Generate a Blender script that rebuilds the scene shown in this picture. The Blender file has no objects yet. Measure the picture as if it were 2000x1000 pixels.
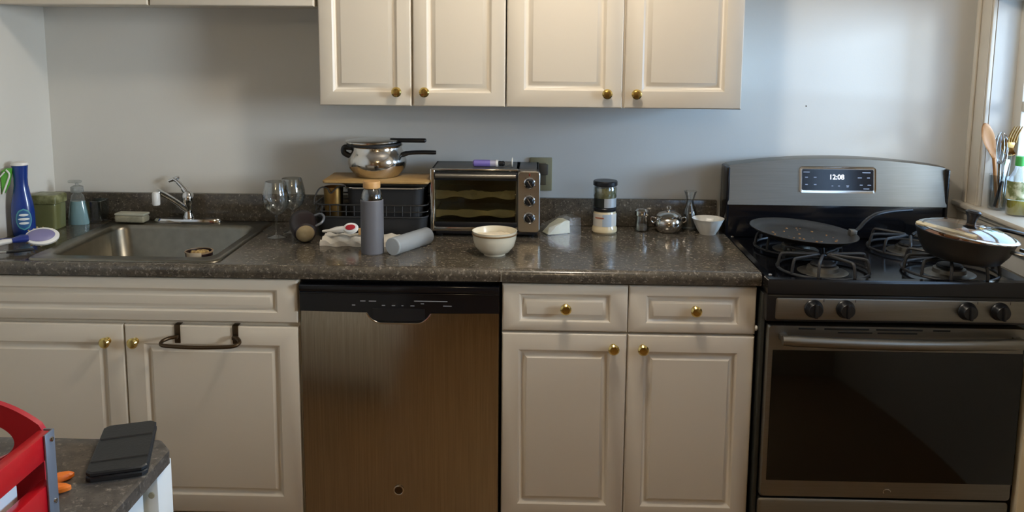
import bpy, bmesh, math, random
from mathutils import Vector, Matrix
random.seed(7)
S = bpy.context.scene
COL = S.collection
PI = math.pi

# ---------------------------------------------------------------- camera
cd = bpy.data.cameras.new('camera'); cam = bpy.data.objects.new('camera', cd); COL.objects.link(cam)
cd.sensor_fit = 'HORIZONTAL'; cd.sensor_width = 36
cd.lens = 1700.96 / 2000 * 36
cd.shift_y = -(500 - 312.46) / 2000
yaw, pitch, roll = -0.02516, 0.14057, 0.008453
fw = Vector((math.sin(yaw)*math.cos(pitch), math.cos(yaw)*math.cos(pitch), -math.sin(pitch)))
rt = Vector((math.cos(yaw), -math.sin(yaw), 0)); up = rt.cross(fw)
r2 = math.cos(roll)*rt + math.sin(roll)*up; u2 = -math.sin(roll)*rt + math.cos(roll)*up
cam.matrix_world = Matrix(((r2.x, u2.x, -fw.x, 0.70306), (r2.y, u2.y, -fw.y, -3.1541), (r2.z, u2.z, -fw.z, 1.60006), (0, 0, 0, 1)))
S.camera = cam

# ---------------------------------------------------------------- world, lights, exposure
W = bpy.data.worlds.new('sky'); S.world = W; W.use_nodes = True
bg = W.node_tree.nodes['Background']; bg.inputs[0].default_value = (0.46, 0.66, 1.0, 1); bg.inputs[1].default_value = 5.0

def lamp(name, kind, loc, energy, color, size=.1, target=None, sizey=None):
    l = bpy.data.lights.new(name, kind); l.energy = energy; l.color = color
    if kind == 'AREA':
        l.shape = 'RECTANGLE'; l.size = size; l.size_y = sizey or size
    else: l.shadow_soft_size = size
    o = bpy.data.objects.new(name, l); COL.objects.link(o); o.location = loc
    if target is not None:
        o.rotation_euler = (Vector(target) - Vector(loc)).to_track_quat('-Z', 'Y').to_euler()
    return o
lamp('ceiling_bulb', 'POINT', (.85, -1.05, 2.27), 29, (1.0, .90, .77), .07)
lamp('room_fill', 'POINT', (.9, -3.9, 2.27), 17, (1.0, .78, .48), .1)  # added warm fill from behind the camera, not a known fixture
lamp('sunlit_house_glow', 'AREA', (4.7, -2.95, 1.75), 26, (.84, .91, 1.0), .9, (2.26, -1.75, 1.40)).data.spread = math.radians(70)
lamp('blue_sky_glow', 'AREA', (5.4, -1.55, 1.80), 340, (.46, .68, 1.0), 1.1, (2.26, -.42, 1.35))
VS = S.view_settings
VS.view_transform = 'Standard'; VS.look = 'None'; VS.gamma = 1; VS.exposure = 0.04; VS.use_curve_mapping = False

# ---------------------------------------------------------------- materials
def lin(h):
    h = h.lstrip('#'); r = []
    for i in (0, 2, 4):
        c = int(h[i:i+2], 16)/255
        r.append(c/12.92 if c <= .04045 else ((c+.055)/1.055)**2.4)
    return (*r, 1)
MATS = {}
def mat(name, color='#808080', rough=.5, metal=0, var=None, scale=20, amount=.5, bump=0, bscale=60, coat=0, emit=None, estr=0, trans=0, stretch=None, sss=0, ior=1.5):
    if name in MATS: return MATS[name]
    m = bpy.data.materials.new(name); m.use_nodes = True; MATS[name] = m
    nt = m.node_tree; b = nt.nodes['Principled BSDF']
    b.inputs['Base Color'].default_value = lin(color); b.inputs['Roughness'].default_value = rough; b.inputs['Metallic'].default_value = metal
    b.inputs['Coat Weight'].default_value = coat; b.inputs['IOR'].default_value = ior
    b.inputs['Transmission Weight'].default_value = trans
    if sss: b.inputs['Subsurface Weight'].default_value = sss; b.inputs['Subsurface Radius'].default_value = (.02, .02, .02)
    if emit: b.inputs['Emission Color'].default_value = lin(emit); b.inputs['Emission Strength'].default_value = estr
    tc = nt.nodes.new('ShaderNodeTexCoord'); src = tc.outputs['Object']
    if stretch:
        mp = nt.nodes.new('ShaderNodeMapping'); mp.inputs['Scale'].default_value = stretch
        nt.links.new(src, mp.inputs[0]); src = mp.outputs[0]
    if var:
        n = nt.nodes.new('ShaderNodeTexNoise'); n.inputs['Scale'].default_value = scale; n.inputs['Detail'].default_value = 4
        nt.links.new(src, n.inputs['Vector'])
        r = nt.nodes.new('ShaderNodeValToRGB'); r.color_ramp.elements[0].position = .5-amount/2; r.color_ramp.elements[1].position = .5+amount/2
        r.color_ramp.elements[0].color = lin(color); r.color_ramp.elements[1].color = lin(var)
        nt.links.new(n.outputs['Fac'], r.inputs[0]); nt.links.new(r.outputs[0], b.inputs['Base Color'])
    if bump:
        n = nt.nodes.new('ShaderNodeTexNoise'); n.inputs['Scale'].default_value = bscale; n.inputs['Detail'].default_value = 3
        nt.links.new(src, n.inputs['Vector'])
        bp = nt.nodes.new('ShaderNodeBump'); bp.inputs['Strength'].default_value = bump; bp.inputs['Distance'].default_value = .002
        nt.links.new(n.outputs['Fac'], bp.inputs['Height']); nt.links.new(bp.outputs[0], b.inputs['Normal'])
    return m
def glass(name, tint='#f2f5f5', refl=1.0, rough=.02, haze=0, hazecol='#ffffff'):
    if name in MATS: return MATS[name]
    m = bpy.data.materials.new(name); m.use_nodes = True; MATS[name] = m
    nt = m.node_tree; nt.nodes.remove(nt.nodes['Principled BSDF']); out = nt.nodes['Material Output']
    t = nt.nodes.new('ShaderNodeBsdfTransparent'); t.inputs[0].default_value = lin(tint)
    g = nt.nodes.new('ShaderNodeBsdfGlossy'); g.inputs['Roughness'].default_value = rough
    lw = nt.nodes.new('ShaderNodeLayerWeight'); lw.inputs['Blend'].default_value = .25
    mul = nt.nodes.new('ShaderNodeMath'); mul.operation = 'MULTIPLY_ADD'; mul.inputs[1].default_value = .55*refl; mul.inputs[2].default_value = .05*refl
    nt.links.new(lw.outputs['Facing'], mul.inputs[0])
    mx = nt.nodes.new('ShaderNodeMixShader'); nt.links.new(mul.outputs[0], mx.inputs[0])
    base = t.outputs[0]
    if haze:
        d = nt.nodes.new('ShaderNodeBsdfDiffuse'); d.inputs[0].default_value = lin(hazecol)
        tr = nt.nodes.new('ShaderNodeBsdfTranslucent'); tr.inputs[0].default_value = lin(hazecol)
        ad = nt.nodes.new('ShaderNodeMixShader'); ad.inputs[0].default_value = .5
        nt.links.new(d.outputs[0], ad.inputs[1]); nt.links.new(tr.outputs[0], ad.inputs[2])
        m2 = nt.nodes.new('ShaderNodeMixShader'); m2.inputs[0].default_value = haze
        nt.links.new(base, m2.inputs[1]); nt.links.new(ad.outputs[0], m2.inputs[2]); base = m2.outputs[0]
    nt.links.new(base, mx.inputs[1]); nt.links.new(g.outputs[0], mx.inputs[2]); nt.links.new(mx.outputs[0], out.inputs[0])
    return m
def speckle(name, base, c1, c2, rough):
    m = bpy.data.materials.new(name); m.use_nodes = True; MATS[name] = m
    nt = m.node_tree; b = nt.nodes['Principled BSDF']; b.inputs['Roughness'].default_value = rough
    tc = nt.nodes.new('ShaderNodeTexCoord')
    def layer(sc, lo, hi, ca, cb, prev=None):
        n = nt.nodes.new('ShaderNodeTexNoise'); n.inputs['Scale'].default_value = sc; n.inputs['Detail'].default_value = 5; n.inputs['Roughness'].default_value = .7
        nt.links.new(tc.outputs['Object'], n.inputs['Vector'])
        r = nt.nodes.new('ShaderNodeMapRange'); r.inputs[1].default_value = lo; r.inputs[2].default_value = hi
        nt.links.new(n.outputs['Fac'], r.inputs[0])
        x = nt.nodes.new('ShaderNodeMix'); x.data_type = 'RGBA'
        nt.links.new(r.outputs[0], x.inputs[0])
        if prev is None: x.inputs[6].default_value = lin(ca)
        else: nt.links.new(prev, x.inputs[6])
        x.inputs[7].default_value = lin(cb)
        return x.outputs[2]
    o = layer(28, .42, .62, base, c1)
    o = layer(95, .55, .68, None, c2, o)
    o = layer(160, .58, .66, None, '#1c1a17', o)
    nt.links.new(o, b.inputs['Base Color'])
    return m
WALL = mat('wall_paint', '#cfccc4', .6, var='#d4d1c9', scale=3, bump=.08, bscale=180)
CEIL = mat('ceiling_paint', '#d8d4cb', .8)
CAB = mat('cabinet_foil', '#d3c8b6', .34, var='#d0c5b2', scale=2)
CABIN = mat('cabinet_inside', '#6b6152', .7)
TRIM = mat('trim_paint', '#d6cdbd', .42, var='#cdc3b1', scale=9)
COUNTER = speckle('laminate', '#4a443b', '#5c5448', '#91887a', .17)
GRANITE = speckle('island_laminate', '#453f38', '#5a5249', '#857b6d', .34)
STEEL = mat('brushed_steel', '#a39d92', .30, 1, var='#989287', scale=6, stretch=(60, 60, 1.2), bump=.02, bscale=40)
STEELH = mat('brushed_steel_side', '#8e8a82', .40, 1, var='#858178', scale=6, stretch=(1.2, 60, 60), bump=.02, bscale=40)
DWSTEEL = mat('dark_stainless', '#b8b0a2', .17, 1, var='#a0978a', scale=5, stretch=(50, 50, 1))
SINKS = mat('sink_steel', '#8b877b', .3, 1, var='#7e796e', scale=30)
CHROME = mat('chrome', '#d8d8d8', .08, 1)
POLISH = mat('polished_steel', '#cfcac2', .12, 1)
BRASS = mat('brass', '#dcc27a', .18, 1)
GOLD = mat('brushed_gold', '#a8854f', .33, 1)
BRONZE = mat('dark_bronze', '#5a4a38', .4, 1)
BLACK = mat('black_plastic', '#16171a', .32)
BLKG = mat('black_enamel', '#0e0f13', .14)
BLKM = mat('black_matte', '#1a1a1b', .6)
IRON = mat('cast_iron', '#2b2b2c', .42, bump=.3, bscale=300)
OVENG = mat('oven_glass', '#0a0b0a', .07)
NONSTICK = mat('nonstick', '#1f1e1c', .36, var='#282623', scale=25)
GREY = mat('grey_sleeve', '#636368', .5)
TAN = mat('bamboo_cap', '#c79b62', .5, var='#b98c54', scale=30, stretch=(1, 1, 8))
WOOD = mat('maple_board', '#a98a58', .5, var='#94713f', scale=8, stretch=(2, 14, 14))
SPOONW = mat('spoon_wood', '#a9743c', .5, var='#96622f', scale=10, stretch=(9, 9, 2))
CREAM = mat('cream_ceramic', '#d8cfb8', .22, coat=.4)
WHITE = mat('white_plastic', '#e2e0da', .35)
WHITEC = mat('white_ceramic', '#d9d6cc', .25)
PAPER = mat('paper_towel', '#d8d2c6', .9, bump=.5, bscale=120)
RED = mat('red_metal', '#c00a18', .35, coat=.3)
REDIN = mat('red_plastic', '#b3202c', .4)
GREYM = mat('grey_metal', '#8a8f98', .42, .6)
ORANGE = mat('orange_plastic', '#ee7a22', .4)
LEATHER = mat('black_leather', '#1d1f20', .5, bump=.2, bscale=220)
CLEAR = glass('clear_glass', '#f6f8f8', 1.7, .05)
PLAST = glass('clear_plastic', '#eef0ee', .8, .08, .08)
FROST = glass('frosted_plastic', '#eef1f3', .5, .25, .42, '#eceff0')
TINT = glass('oven_window', '#cfcbb9', .3, .03)
PANE = glass('window_pane', '#f7fafa', .25, .01)
BLUE = mat('blue_bottle', '#13398a', .25, var='#0f2f74', scale=12, trans=.0, coat=.3)

# ---------------------------------------------------------------- mesh builder
class MB:
    def __init__(s): s.v = []; s.f = []
    def add(s, verts, faces, M=None):
        o = len(s.v)
        for p in verts:
            p = Vector(p); s.v.append(M @ p if M is not None else p)
        s.f += [[o+i for i in f] for f in faces]; return s
    def bm(s, b, M=None):
        b.verts.ensure_lookup_table(); b.verts.index_update()
        s.add([v.co.copy() for v in b.verts], [[v.index for v in f.verts] for f in b.faces], M); b.free(); return s
    def box(s, x0, x1, y0, y1, z0, z1, bev=0, M=None, seg=2):
        b = bmesh.new(); bmesh.ops.create_cube(b, size=1)
        for v in b.verts:
            v.co = Vector(((x0+x1)/2+v.co.x*(x1-x0), (y0+y1)/2+v.co.y*(y1-y0), (z0+z1)/2+v.co.z*(z1-z0)))
        if bev: bmesh.ops.bevel(b, geom=b.edges[:], offset=bev, segments=seg, affect='EDGES', profile=.5)
        return s.bm(b, M)
    def lathe(s, prof, n=32, M=None, sx=1, sy=1, a0=0):
        verts = []; faces = []
        rings = []
        for r, z in prof:
            if r < 1e-6: rings.append([len(verts)]); verts.append((0, 0, z))
            else:
                rings.append(list(range(len(verts), len(verts)+n)))
                verts += [(r*sx*math.cos(2*PI*i/n+a0), r*sy*math.sin(2*PI*i/n+a0), z) for i in range(n)]
        for a, b in zip(rings, rings[1:]):
            for i in range(n):
                j = (i+1) % n
                if len(a) == 1 and len(b) == 1: continue
                if len(a) == 1: faces.append([a[0], b[j], b[i]])
                elif len(b) == 1: faces.append([a[i], a[j], b[0]])
                else: faces.append([a[i], a[j], b[j], b[i]])
        return s.add(verts, faces, M)
    def loft(s, rings, caps=True, closed=True, M=None):
        n = len(rings[0]); verts = [p for r in rings for p in r]; faces = []
        for k in range(len(rings)-1):
            for i in range(n if closed else n-1):
                j = (i+1) % n; faces.append([k*n+i, k*n+j, (k+1)*n+j, (k+1)*n+i])
        if caps: faces.append(list(range(n))[::-1]); faces.append([(len(rings)-1)*n+i for i in range(n)])
        return s.add(verts, faces, M)
    def tube(s, pts, r, n=10, M=None, closed=False, flat=1.0):
        pts = [Vector(p) for p in pts]; rr = r if isinstance(r, (list, tuple)) else [r]*len(pts)
        rings = []; prev = None
        for i, p in enumerate(pts):
            if closed: d = (pts[(i+1) % len(pts)] - pts[i-1])
            else: d = pts[min(i+1, len(pts)-1)] - pts[max(i-1, 0)]
            d.normalize()
            if prev is None:
                a = Vector((0, 0, 1)) if abs(d.z) < .9 else Vector((1, 0, 0))
                u = d.cross(a).normalized()
            else: u = (prev - d*prev.dot(d)).normalized()
            prev = u; w = d.cross(u)
            rings.append([p + u*rr[i]*math.cos(2*PI*k/n) + w*rr[i]*flat*math.sin(2*PI*k/n) for k in range(n)])
        if closed: rings.append(rings[0]); return s.loft(rings, caps=False, M=M)
        return s.loft(rings, M=M)
    def prism(s, poly, h0, h1, axis='z', M=None):
        n = len(poly)
        def P(a, b, h): return (a, b, h) if axis == 'z' else ((a, h, b) if axis == 'y' else (h, a, b))
        verts = [P(a, b, h0) for a, b in poly] + [P(a, b, h1) for a, b in poly]
        faces = [list(range(n))[::-1], list(range(n, 2*n))] + [[i, (i+1) % n, n+(i+1) % n, n+i] for i in range(n)]
        return s.add(verts, faces, M)
    def door(s, x0, x1, z0, z1, yf, t=.018, stile=.05, stz=None, g=.028, depth=.012):
        """raised panel front facing -y; front plane at yf"""
        stz = stz or stile; rings = []
        def R(ix, iz, d): return [(x0+ix, yf+d, z0+iz), (x1-ix, yf+d, z0+iz), (x1-ix, yf+d, z1-iz), (x0+ix, yf+d, z1-iz)]
        rings.append(R(0, 0, t)); rings.append(R(0, 0, .005)); rings.append(R(.0015, .0015, .002)); rings.append(R(.005, .005, 0))
        for q, d in ((0, 0), (.15, .25), (.38, .9), (.5, 1), (.6, .95), (1, .12), (1.06, .1)):
            rings.append(R(stile+g*q, stz+g*q, depth*d))
        s.loft(rings, caps=True)
        return s
    def build(s, name, m, parent=None, smooth=35, loc=None, label=None):
        me = bpy.data.meshes.new(name)
        off = Vector((0, 0, 0))
        if parent is not None: off = ROOT[parent.name]
        elif loc is not None: off = Vector(loc)
        me.from_pydata([tuple(p-off) for p in s.v], [], s.f); me.update()
        b = bmesh.new(); b.from_mesh(me); bmesh.ops.recalc_face_normals(b, faces=b.faces[:]); b.to_mesh(me); b.free()
        me.materials.append(m)
        if smooth:
            me.polygons.foreach_set('use_smooth', [True]*len(me.polygons)); me.set_sharp_from_angle(angle=math.radians(smooth))
        o = bpy.data.objects.new(name, me); COL.objects.link(o)
        if parent is not None: o.parent = parent
        else: o.location = off
        ROOT[o.name] = off.copy()
        if label: o['label'] = label
        return o
ROOT = {}
def tag(o, label, cat, group=None):
    o['label'] = label; o['category'] = cat
    if group: o['group'] = group
    return o
def thing(name, loc, label, cat, group=None):
    o = bpy.data.objects.new(name, None); COL.objects.link(o); o.location = loc; o.empty_display_size = .05
    ROOT[o.name] = Vector(loc); return tag(o, label, cat, group)
def struct(name, mb, m, parent=None, smooth=35):
    o = mb.build(name, m, parent, smooth); o['kind'] = 'structure'; return o
def T(x, y, z): return Matrix.Translation((x, y, z))
def RX(a): return Matrix.Rotation(math.radians(a), 4, 'X')
def RY(a): return Matrix.Rotation(math.radians(a), 4, 'Y')
def RZ(a): return Matrix.Rotation(math.radians(a), 4, 'Z')
def aim(loc, d):
    return T(*loc) @ Vector(d).to_track_quat('Z', 'Y').to_matrix().to_4x4()
def arc(cx, cy, r, a0, a1, n):
    return [(cx+r*math.cos(math.radians(a0+(a1-a0)*i/n)), cy+r*math.sin(math.radians(a0+(a1-a0)*i/n))) for i in range(n+1)]
def bez(P, n=12):
    """Catmull-Rom through points"""
    P = [Vector(p) for p in P]; Q = [P[0]*2-P[1]] + P + [P[-1]*2-P[-2]]; out = []
    for i in range(1, len(Q)-2):
        for k in range(n):
            t = k/n; a, b, c, d = Q[i-1:i+3]
            out.append(.5*((2*b)+(c-a)*t+(2*a-5*b+4*c-d)*t*t+(3*b-a-3*c+d)*t**3))
    out.append(P[-1]); return out
def text_mesh(body, size, m, name, parent, M, depth=.0004):
    cu = bpy.data.curves.new('txt', 'FONT'); cu.body = body; cu.size = size; cu.align_x = 'CENTER'; cu.align_y = 'CENTER'; cu.extrude = depth
    o = bpy.data.objects.new('txt', cu); COL.objects.link(o)
    dg = bpy.context.evaluated_depsgraph_get(); me = o.evaluated_get(dg).to_mesh()
    mb = MB(); mb.add([v.co.copy() for v in me.vertices], [list(p.vertices) for p in me.polygons], M)
    o.evaluated_get(dg).to_mesh_clear(); bpy.data.objects.remove(o)
    return mb.build(name, m, parent, 0)
FRONT = RX(90)   # local xy plane -> xz plane facing -y

# ---------------------------------------------------------------- room
XL, XR, YF, ZC = -1.079, 2.26, -5.2, 2.42
FLOORM = mat('floor_wood', '#7d5f3c', .4, var='#8e6e48', scale=5, stretch=(14, 1.2, 1))
fl = struct('floor', MB().box(XL-.1, XR+.1, YF-.1, .1, -.06, 0), FLOORM, smooth=0)
struct('ceiling', MB().box(XL-.1, XR+.1, YF-.1, .1, ZC, ZC+.05), CEIL, smooth=0)
wb = struct('wall_back', MB().box(XL-.1, XR+.1, 0, .1, 0, ZC), WALL, smooth=0)
struct('wall_left', MB().box(XL-.1, XL, YF, 0, 0, ZC), WALL, smooth=0)
struct('wall_front', MB().box(XL-.1, XR+.1, YF-.1, YF, 0, ZC), mat('far_wall_paint', '#8e7a5c', .7), smooth=0)
WY0, WY1, WZ0, WZ1 = -.14, -.66, 1.03, 1.735        # window by the stove
VY0, VY1, VZ0, VZ1 = -1.30, -2.25, 1.16, 2.05        # window further along
w = MB(); D = .09
def wseg(y0, y1, z0, z1): w.box(XR, XR+D, y0, y1, z0, z1)
wseg(WY0, 0, 0, ZC); wseg(WY1, WY0, 0, WZ0-.019); wseg(WY1, WY0, WZ1, ZC); wseg(VY0, WY1, 0, ZC)
wseg(VY1, VY0, 0, VZ0-.019); wseg(VY1, VY0, VZ1, ZC); wseg(YF, VY1, 0, ZC)
struct('wall_right', w, WALL, smooth=0)
# nail hole on the wall above the stove
mbn = MB().lathe([(0, -.001), (.0028, -.001), (.0022, .0015), (0, .002)], 10, aim((1.68, 0, 1.362), (0, -1, 0)))
o = mbn.build('nail', BRONZE, None, loc=(1.68, 0, 1.362)); tag(o, 'tiny dark nail head in the wall right of the wall cabinets', 'nail')

def window(n, y0, y1, z0, z1):
    """y0 nearer the back wall"""
    r = bpy.data.objects.new('window_%d' % n, None); COL.objects.link(r); r.location = (XR, (y0+y1)/2, z0); ROOT[r.name] = Vector(r.location); r['kind'] = 'structure'
    cw = .10 if n == 1 else .09
    def casing(a, b, c, d):
        m = MB().box(XR-.014, XR-.0005, min(a, b), max(a, b), c, d, .003)
        return m
    m = casing(y0+.002, y0+cw, z0, z1+cw)
    m.box(XR-.022, XR-.014, y0+cw-.022, y0+cw, z0, z1+cw, .003); m.box(XR-.018, XR-.014, y0+.01, y0+.018, z0, z1, .002)
    m.build('side_casing', TRIM, r)
    m = casing(y1-cw, y1-.002, z0, z1+cw); m.box(XR-.022, XR-.014, y1-cw, y1-cw+.022, z0, z1+cw, .003); m.build('side_casing', TRIM, r)
    casing(y1-.0015, y0+.0015, z1+.002, z1+cw).build('head_casing', TRIM, r)
    # sill (stool) and apron
    m = MB().box(XR-.042, XR+.0848, y1-cw-.02, y0+cw+.015 if n > 1 else -.001, z0-.018, z0, .005); m.build('sill', TRIM, r)
    m = MB().box(XR-.016, XR-.0005, y1-cw, y0+cw if n > 1 else -.002, z0-.105, z0-.019, .003)
    m.box(XR-.026, XR-.016, y1-cw, y0+cw if n > 1 else -.002, z0-.036, z0-.019, .004); m.build('apron', TRIM, r)
    # sash with a meeting rail and panes
    xs, xe = XR+.078, XR+.108
    t = .05; zm = (z0+z1)/2
    s = MB()
    s.box(xs, xe, y0-t, y0+.02, z0-.02, z1+.03, .004); s.box(xs, xe, y1-.02, y1+t, z0-.02, z1+.03, .004)
    s.box(xs, xe, y1+t, y0-t, z0-.02, z0+.05, .004); s.box(xs, xe, y1+t, y0-t, z1-.03, z1+.03, .004); s.box(xs, xe, y1+t, y0-t, zm-.018, zm+.018, .004)
    sa = s.build('sash', TRIM, r)
    MB().box(xs+.012, xs+.016, y1+t-.005, y0-t+.005, z0+.045, zm-.013).build('pane', PANE, sa, 0)
    MB().box(xs+.012, xs+.016, y1+t-.005, y0-t+.005, zm+.013, z1-.025).build('pane', PANE, sa, 0)
    return r
window(1, WY0, WY1, WZ0, WZ1); window(2, VY0, VY1, VZ0, VZ1)
# beige filler strip between the range and the right wall
struct('trim_1', MB().box(2.157, XR-.001, -.684, -.65, 0, .86, .003), mat('filler_cream', '#e6d6b4', .5))
# unseen white door added behind the camera for its reflection in the dishwasher
d1 = bpy.data.objects.new('reflection_door', None); COL.objects.link(d1); d1.location = (-.45, YF, 0); ROOT['reflection_door'] = Vector(d1.location); d1['kind'] = 'structure'
MB().door(-.78, -.12, .01, 2.03, YF+.04, .036, .11).build('door_leaf', TRIM, d1)   # leaf front
for v in d1.children[0].data.vertices: v.co.y = -(v.co.y) + .06
m = MB(); m.box(-.86, -.79, YF, YF+.02, 0, 2.1, .004); m.box(-.11, -.04, YF, YF+.02, 0, 2.1, .004); m.box(-.86, -.04, YF, YF+.02, 2.04, 2.12, .004); m.build('door_casing', TRIM, d1)
# ceiling lamp body (above the frame)
cl = thing('ceiling_lamp', (.85, -1.05, ZC), 'round ceiling lamp base above the counter aisle', 'lamp')
MB().lathe([(0, 0), (.11, 0), (.115, -.012), (.10, -.03), (.04, -.04), (.035, -.07), (0, -.07)], 32, T(.85, -1.05, ZC)).build('canopy', CHROME, cl)

# ---------------------------------------------------------------- knobs
def knob(parent, x, y, z, m=BRASS, s=1.0):
    prof = [(.0, 0), (.011*s, 0), (.011*s, .002*s), (.0055*s, .006*s), (.0055*s, .012*s), (.012*s, .017*s), (.0165*s, .022*s), (.0165*s, .026*s), (.012*s, .031*s), (0, .033*s)]
    return MB().lathe(prof, 24, aim((x, y, z), (0, -1, 0))).build('knob', m, parent)

# ---------------------------------------------------------------- wall cabinets
def wall_cabinet(x0, x1, z0, z1, seam, label, knobs, stile=.046, gap=.0):
    r = thing('wall_cabinet', ((x0+x1)/2, 0, z0), label, 'cabinet', 'wall cabinets above the counter')
    c = MB(); c.box(x0+.001, x1-.001, -.305, -.001, z0+.002, z1); c.build('body', CAB, r, 0)
    e = .002
    for a, b, kx in ((x0, seam-e, knobs[0]), (seam+e, x1, knobs[1])):
        dd = MB().door(a+.001, b-.001, z0, z1, -.326, .019, stile).build('door', CAB, r)
        if kx is not None: knob(dd, kx, -.326, z0+.047)
    return r
wall_cabinet(XL+.002, -.010, 1.691, 2.30, -.549, 'short white wall cabinet over the sink, mostly above the frame', (None, None))
wall_cabinet(0.0, .609, 1.3728, 2.30, .305, 'narrower white wall cabinet with two doors and brass knobs left of the wider one', (.257, .347), .045)
wall_cabinet(.611, 1.372, 1.3728, 2.30, .9905, 'wider white wall cabinet with two doors and brass knobs at right end', (.937, 1.031), .056)

# ---------------------------------------------------------------- base cabinets
FY = -.63
def carcass(r, x0, x1):
    c = MB(); c.box(x0+.001, x1-.001, -.610, -.002, .105, .872); c.build('body', CAB, r, 0)
    MB().box(x0+.002, x1-.002, -.555, -.53, 0, .105).build('toe_kick', mat('toe_kick_paint', '#55483a', .6), r, 0)
r = thing('base_cabinet', (-.54, -.3, 0), 'white sink base cabinet with false drawer front and towel bar on its right door', 'cabinet', 'base cabinets under the countertop')
# carcass as panels so that the sink bowl hangs free inside
c = MB()
c.box(XL+.002, -1.06, -.610, -.002, .105, .872); c.box(-.019, -.002, -.610, -.002, .105, .872); c.box(-1.06, -.019, -.610, -.002, .105, .12)
c.box(-1.06, -.019, -.610, -.6, .70, .872); c.box(-1.06, -.019, -.02, -.004, .12, .872); c.box(-.56, -.52, -.610, -.6, .12, .70)
c.build('body', CAB, r, 0)
MB().box(XL+.003, -.003, -.555, -.53, 0, .105).build('toe_kick', mat('toe_kick_paint', '#55483a', .6), r, 0)
MB().door(XL+.003, -.004, .735, .870, FY, .019, .062, .032, .022, .010).build('drawer_front', CAB, r)
for a, b, kx in ((XL+.003, -.5425, -.591), (-.5385, -.004, -.505)):
    dd = MB().door(a, b, .115, .7225, FY, .019, .058 if a > -.6 else .052, .058, .026).build('door', CAB, r)
    knob(dd, kx, FY, .671)
r = thing('base_cabinet', (.99, -.3, 0), 'white base cabinet with two drawers over two doors beside the range', 'cabinet', 'base cabinets under the countertop')
carcass(r, .612, 1.372)
for a, b, kx, ky in ((.6135, .9895, .804, .949), (.9925, 1.371, 1.190, 1.037)):
    dd = MB().door(a, b, .724, .868, FY, .019, .050, .028, .024, .010).build('drawer', CAB, r)
    knob(dd, kx, FY, .799)
    dd = MB().door(a, b, .115, .717, FY, .019, .050, .052, .026).build('door', CAB, r)
    knob(dd, ky, FY, .677)
# small hinge bumper glimpsed at the right edge of the cabinet
MB().lathe([(0, 0), (.008, 0), (.009, .004), (.006, .008), (0, .009)], 16, aim((1.371, -.622, .742), (1, 0, 0))).build('door_bumper', WHITEC, r)

# towel bar
tb = thing('towel_bar', (-.285, -.66, .69), 'bronze over-door towel bar hooked on the right sink cabinet door', 'towel bar')
for bx in (-.374, -.196):
    m = MB(); m.box(bx-.009, bx+.009, -.6340, -.6315, .668, .7245, .0008); m.box(bx-.009, bx+.009, -.634, -.609, .7235, .7260, .0008)
    m.box(bx-.006, bx+.006, -.652, -.634, .686, .697, .002)
    m.build('hook', BRONZE, tb)
m = MB()
m.tube(bez([(-.374, -.648, .692), (-.392, -.655, .690), (-.405, -.672, .686), (-.398, -.690, .681), (-.36, -.694, .679), (-.285, -.696, .678), (-.21, -.694, .680), (-.178, -.690, .683), (-.170, -.674, .688), (-.182, -.655, .693), (-.196, -.648, .694)], 6), .0058, 10)
m.build('bar', BRONZE, tb)

# ---------------------------------------------------------------- dishwasher
dw = thing('dishwasher', (.305, -.3, 0), 'stainless steel dishwasher with black control panel under the counter', 'dishwasher')
MB().box(.004, .606, -.60, -.03, .10, .868).build('body', BLKM, dw, 0)
MB().box(.004, .606, -.565, -.55, 0, .10).build('toe_kick', BLKM, dw, 0)
def scoop(x0, x1, ztop, zlow):   # points along the pocket curve from left to right
    pts = []
    for i in range(25):
        t = i/24; x = x0+(x1-x0)*t
        k = min(t, 1-t)/.22; k = min(k, 1); k = math.sin(k*PI/2)**.75
        pts.append((x, ztop-(ztop-zlow)*k))
    return pts
sc = scoop(.207, .400, .776, .746)
# steel skin: gently crowned front with scooped top edge
rows = 14; m = MB(); xs = [.006] + [.006+(.207-.006)*i/8 for i in range(1, 9)] + [p[0] for p in sc[1:-1]] + [.400+(.604-.400)*i/8 for i in range(0, 9)]
def topz(x):
    if x <= .207 or x >= .400: return .776
    for (a, za), (b, zb) in zip(sc, sc[1:]):
        if a <= x <= b: return za+(zb-za)*(x-a)/(b-a)
    return .776
def crown(x, z):
    u = (x-.305)/.3; return -.634 - .010*(1-u*u) + (.004*max(0, (z-.70)/.076)**2)
verts = []; faces = []
for j in range(rows+1):
    for x in xs:
        z1 = topz(x); z = .10+(z1-.10)*(j/rows); verts.append((x, crown(x, z), z))
n = len(xs)
for j in range(rows):
    for i in range(n-1): faces.append([j*n+i, j*n+i+1, (j+1)*n+i+1, (j+1)*n+i])
# back sheet
o0 = len(verts)
for j in (0, rows):
    for x in xs: verts.append((x, -.604, .10 if j == 0 else topz(x)))
for i in range(n-1):
    faces.append([i, o0+i, o0+i+1, i+1]); a = rows*n+i; faces.append([a, a+1, o0+n+i+1, o0+n+i])
faces.append([j*n for j in range(rows+1)] + [o0+n, o0]); faces.append([j*n+n-1 for j in range(rows+1)][::-1] + [o0+n-1, o0+2*n-1][:2])
m.add(verts, faces); m.build('door', DWSTEEL, dw, 40)
# bright lip along the scoop
m = MB(); m.tube([(x, crown(x, z)-.001, z-.0012) for x, z in sc], .0026, 8); m.build('pocket_rim', POLISH, dw)
poly = [(.005, .862), (.005, .7785)] + [(x, z+.002) for x, z in sc] + [(.605, .7785), (.605, .862)]
m = MB().prism(poly, -.640, -.603, 'y'); m.box(.005, .605, -.648, -.6395, .842, .862, .003); m.box(.005, .605, -.6445, -.6395, .834, .8385, .0015)
cp = m.build('control_panel', BLKG, dw, 30)
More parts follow.
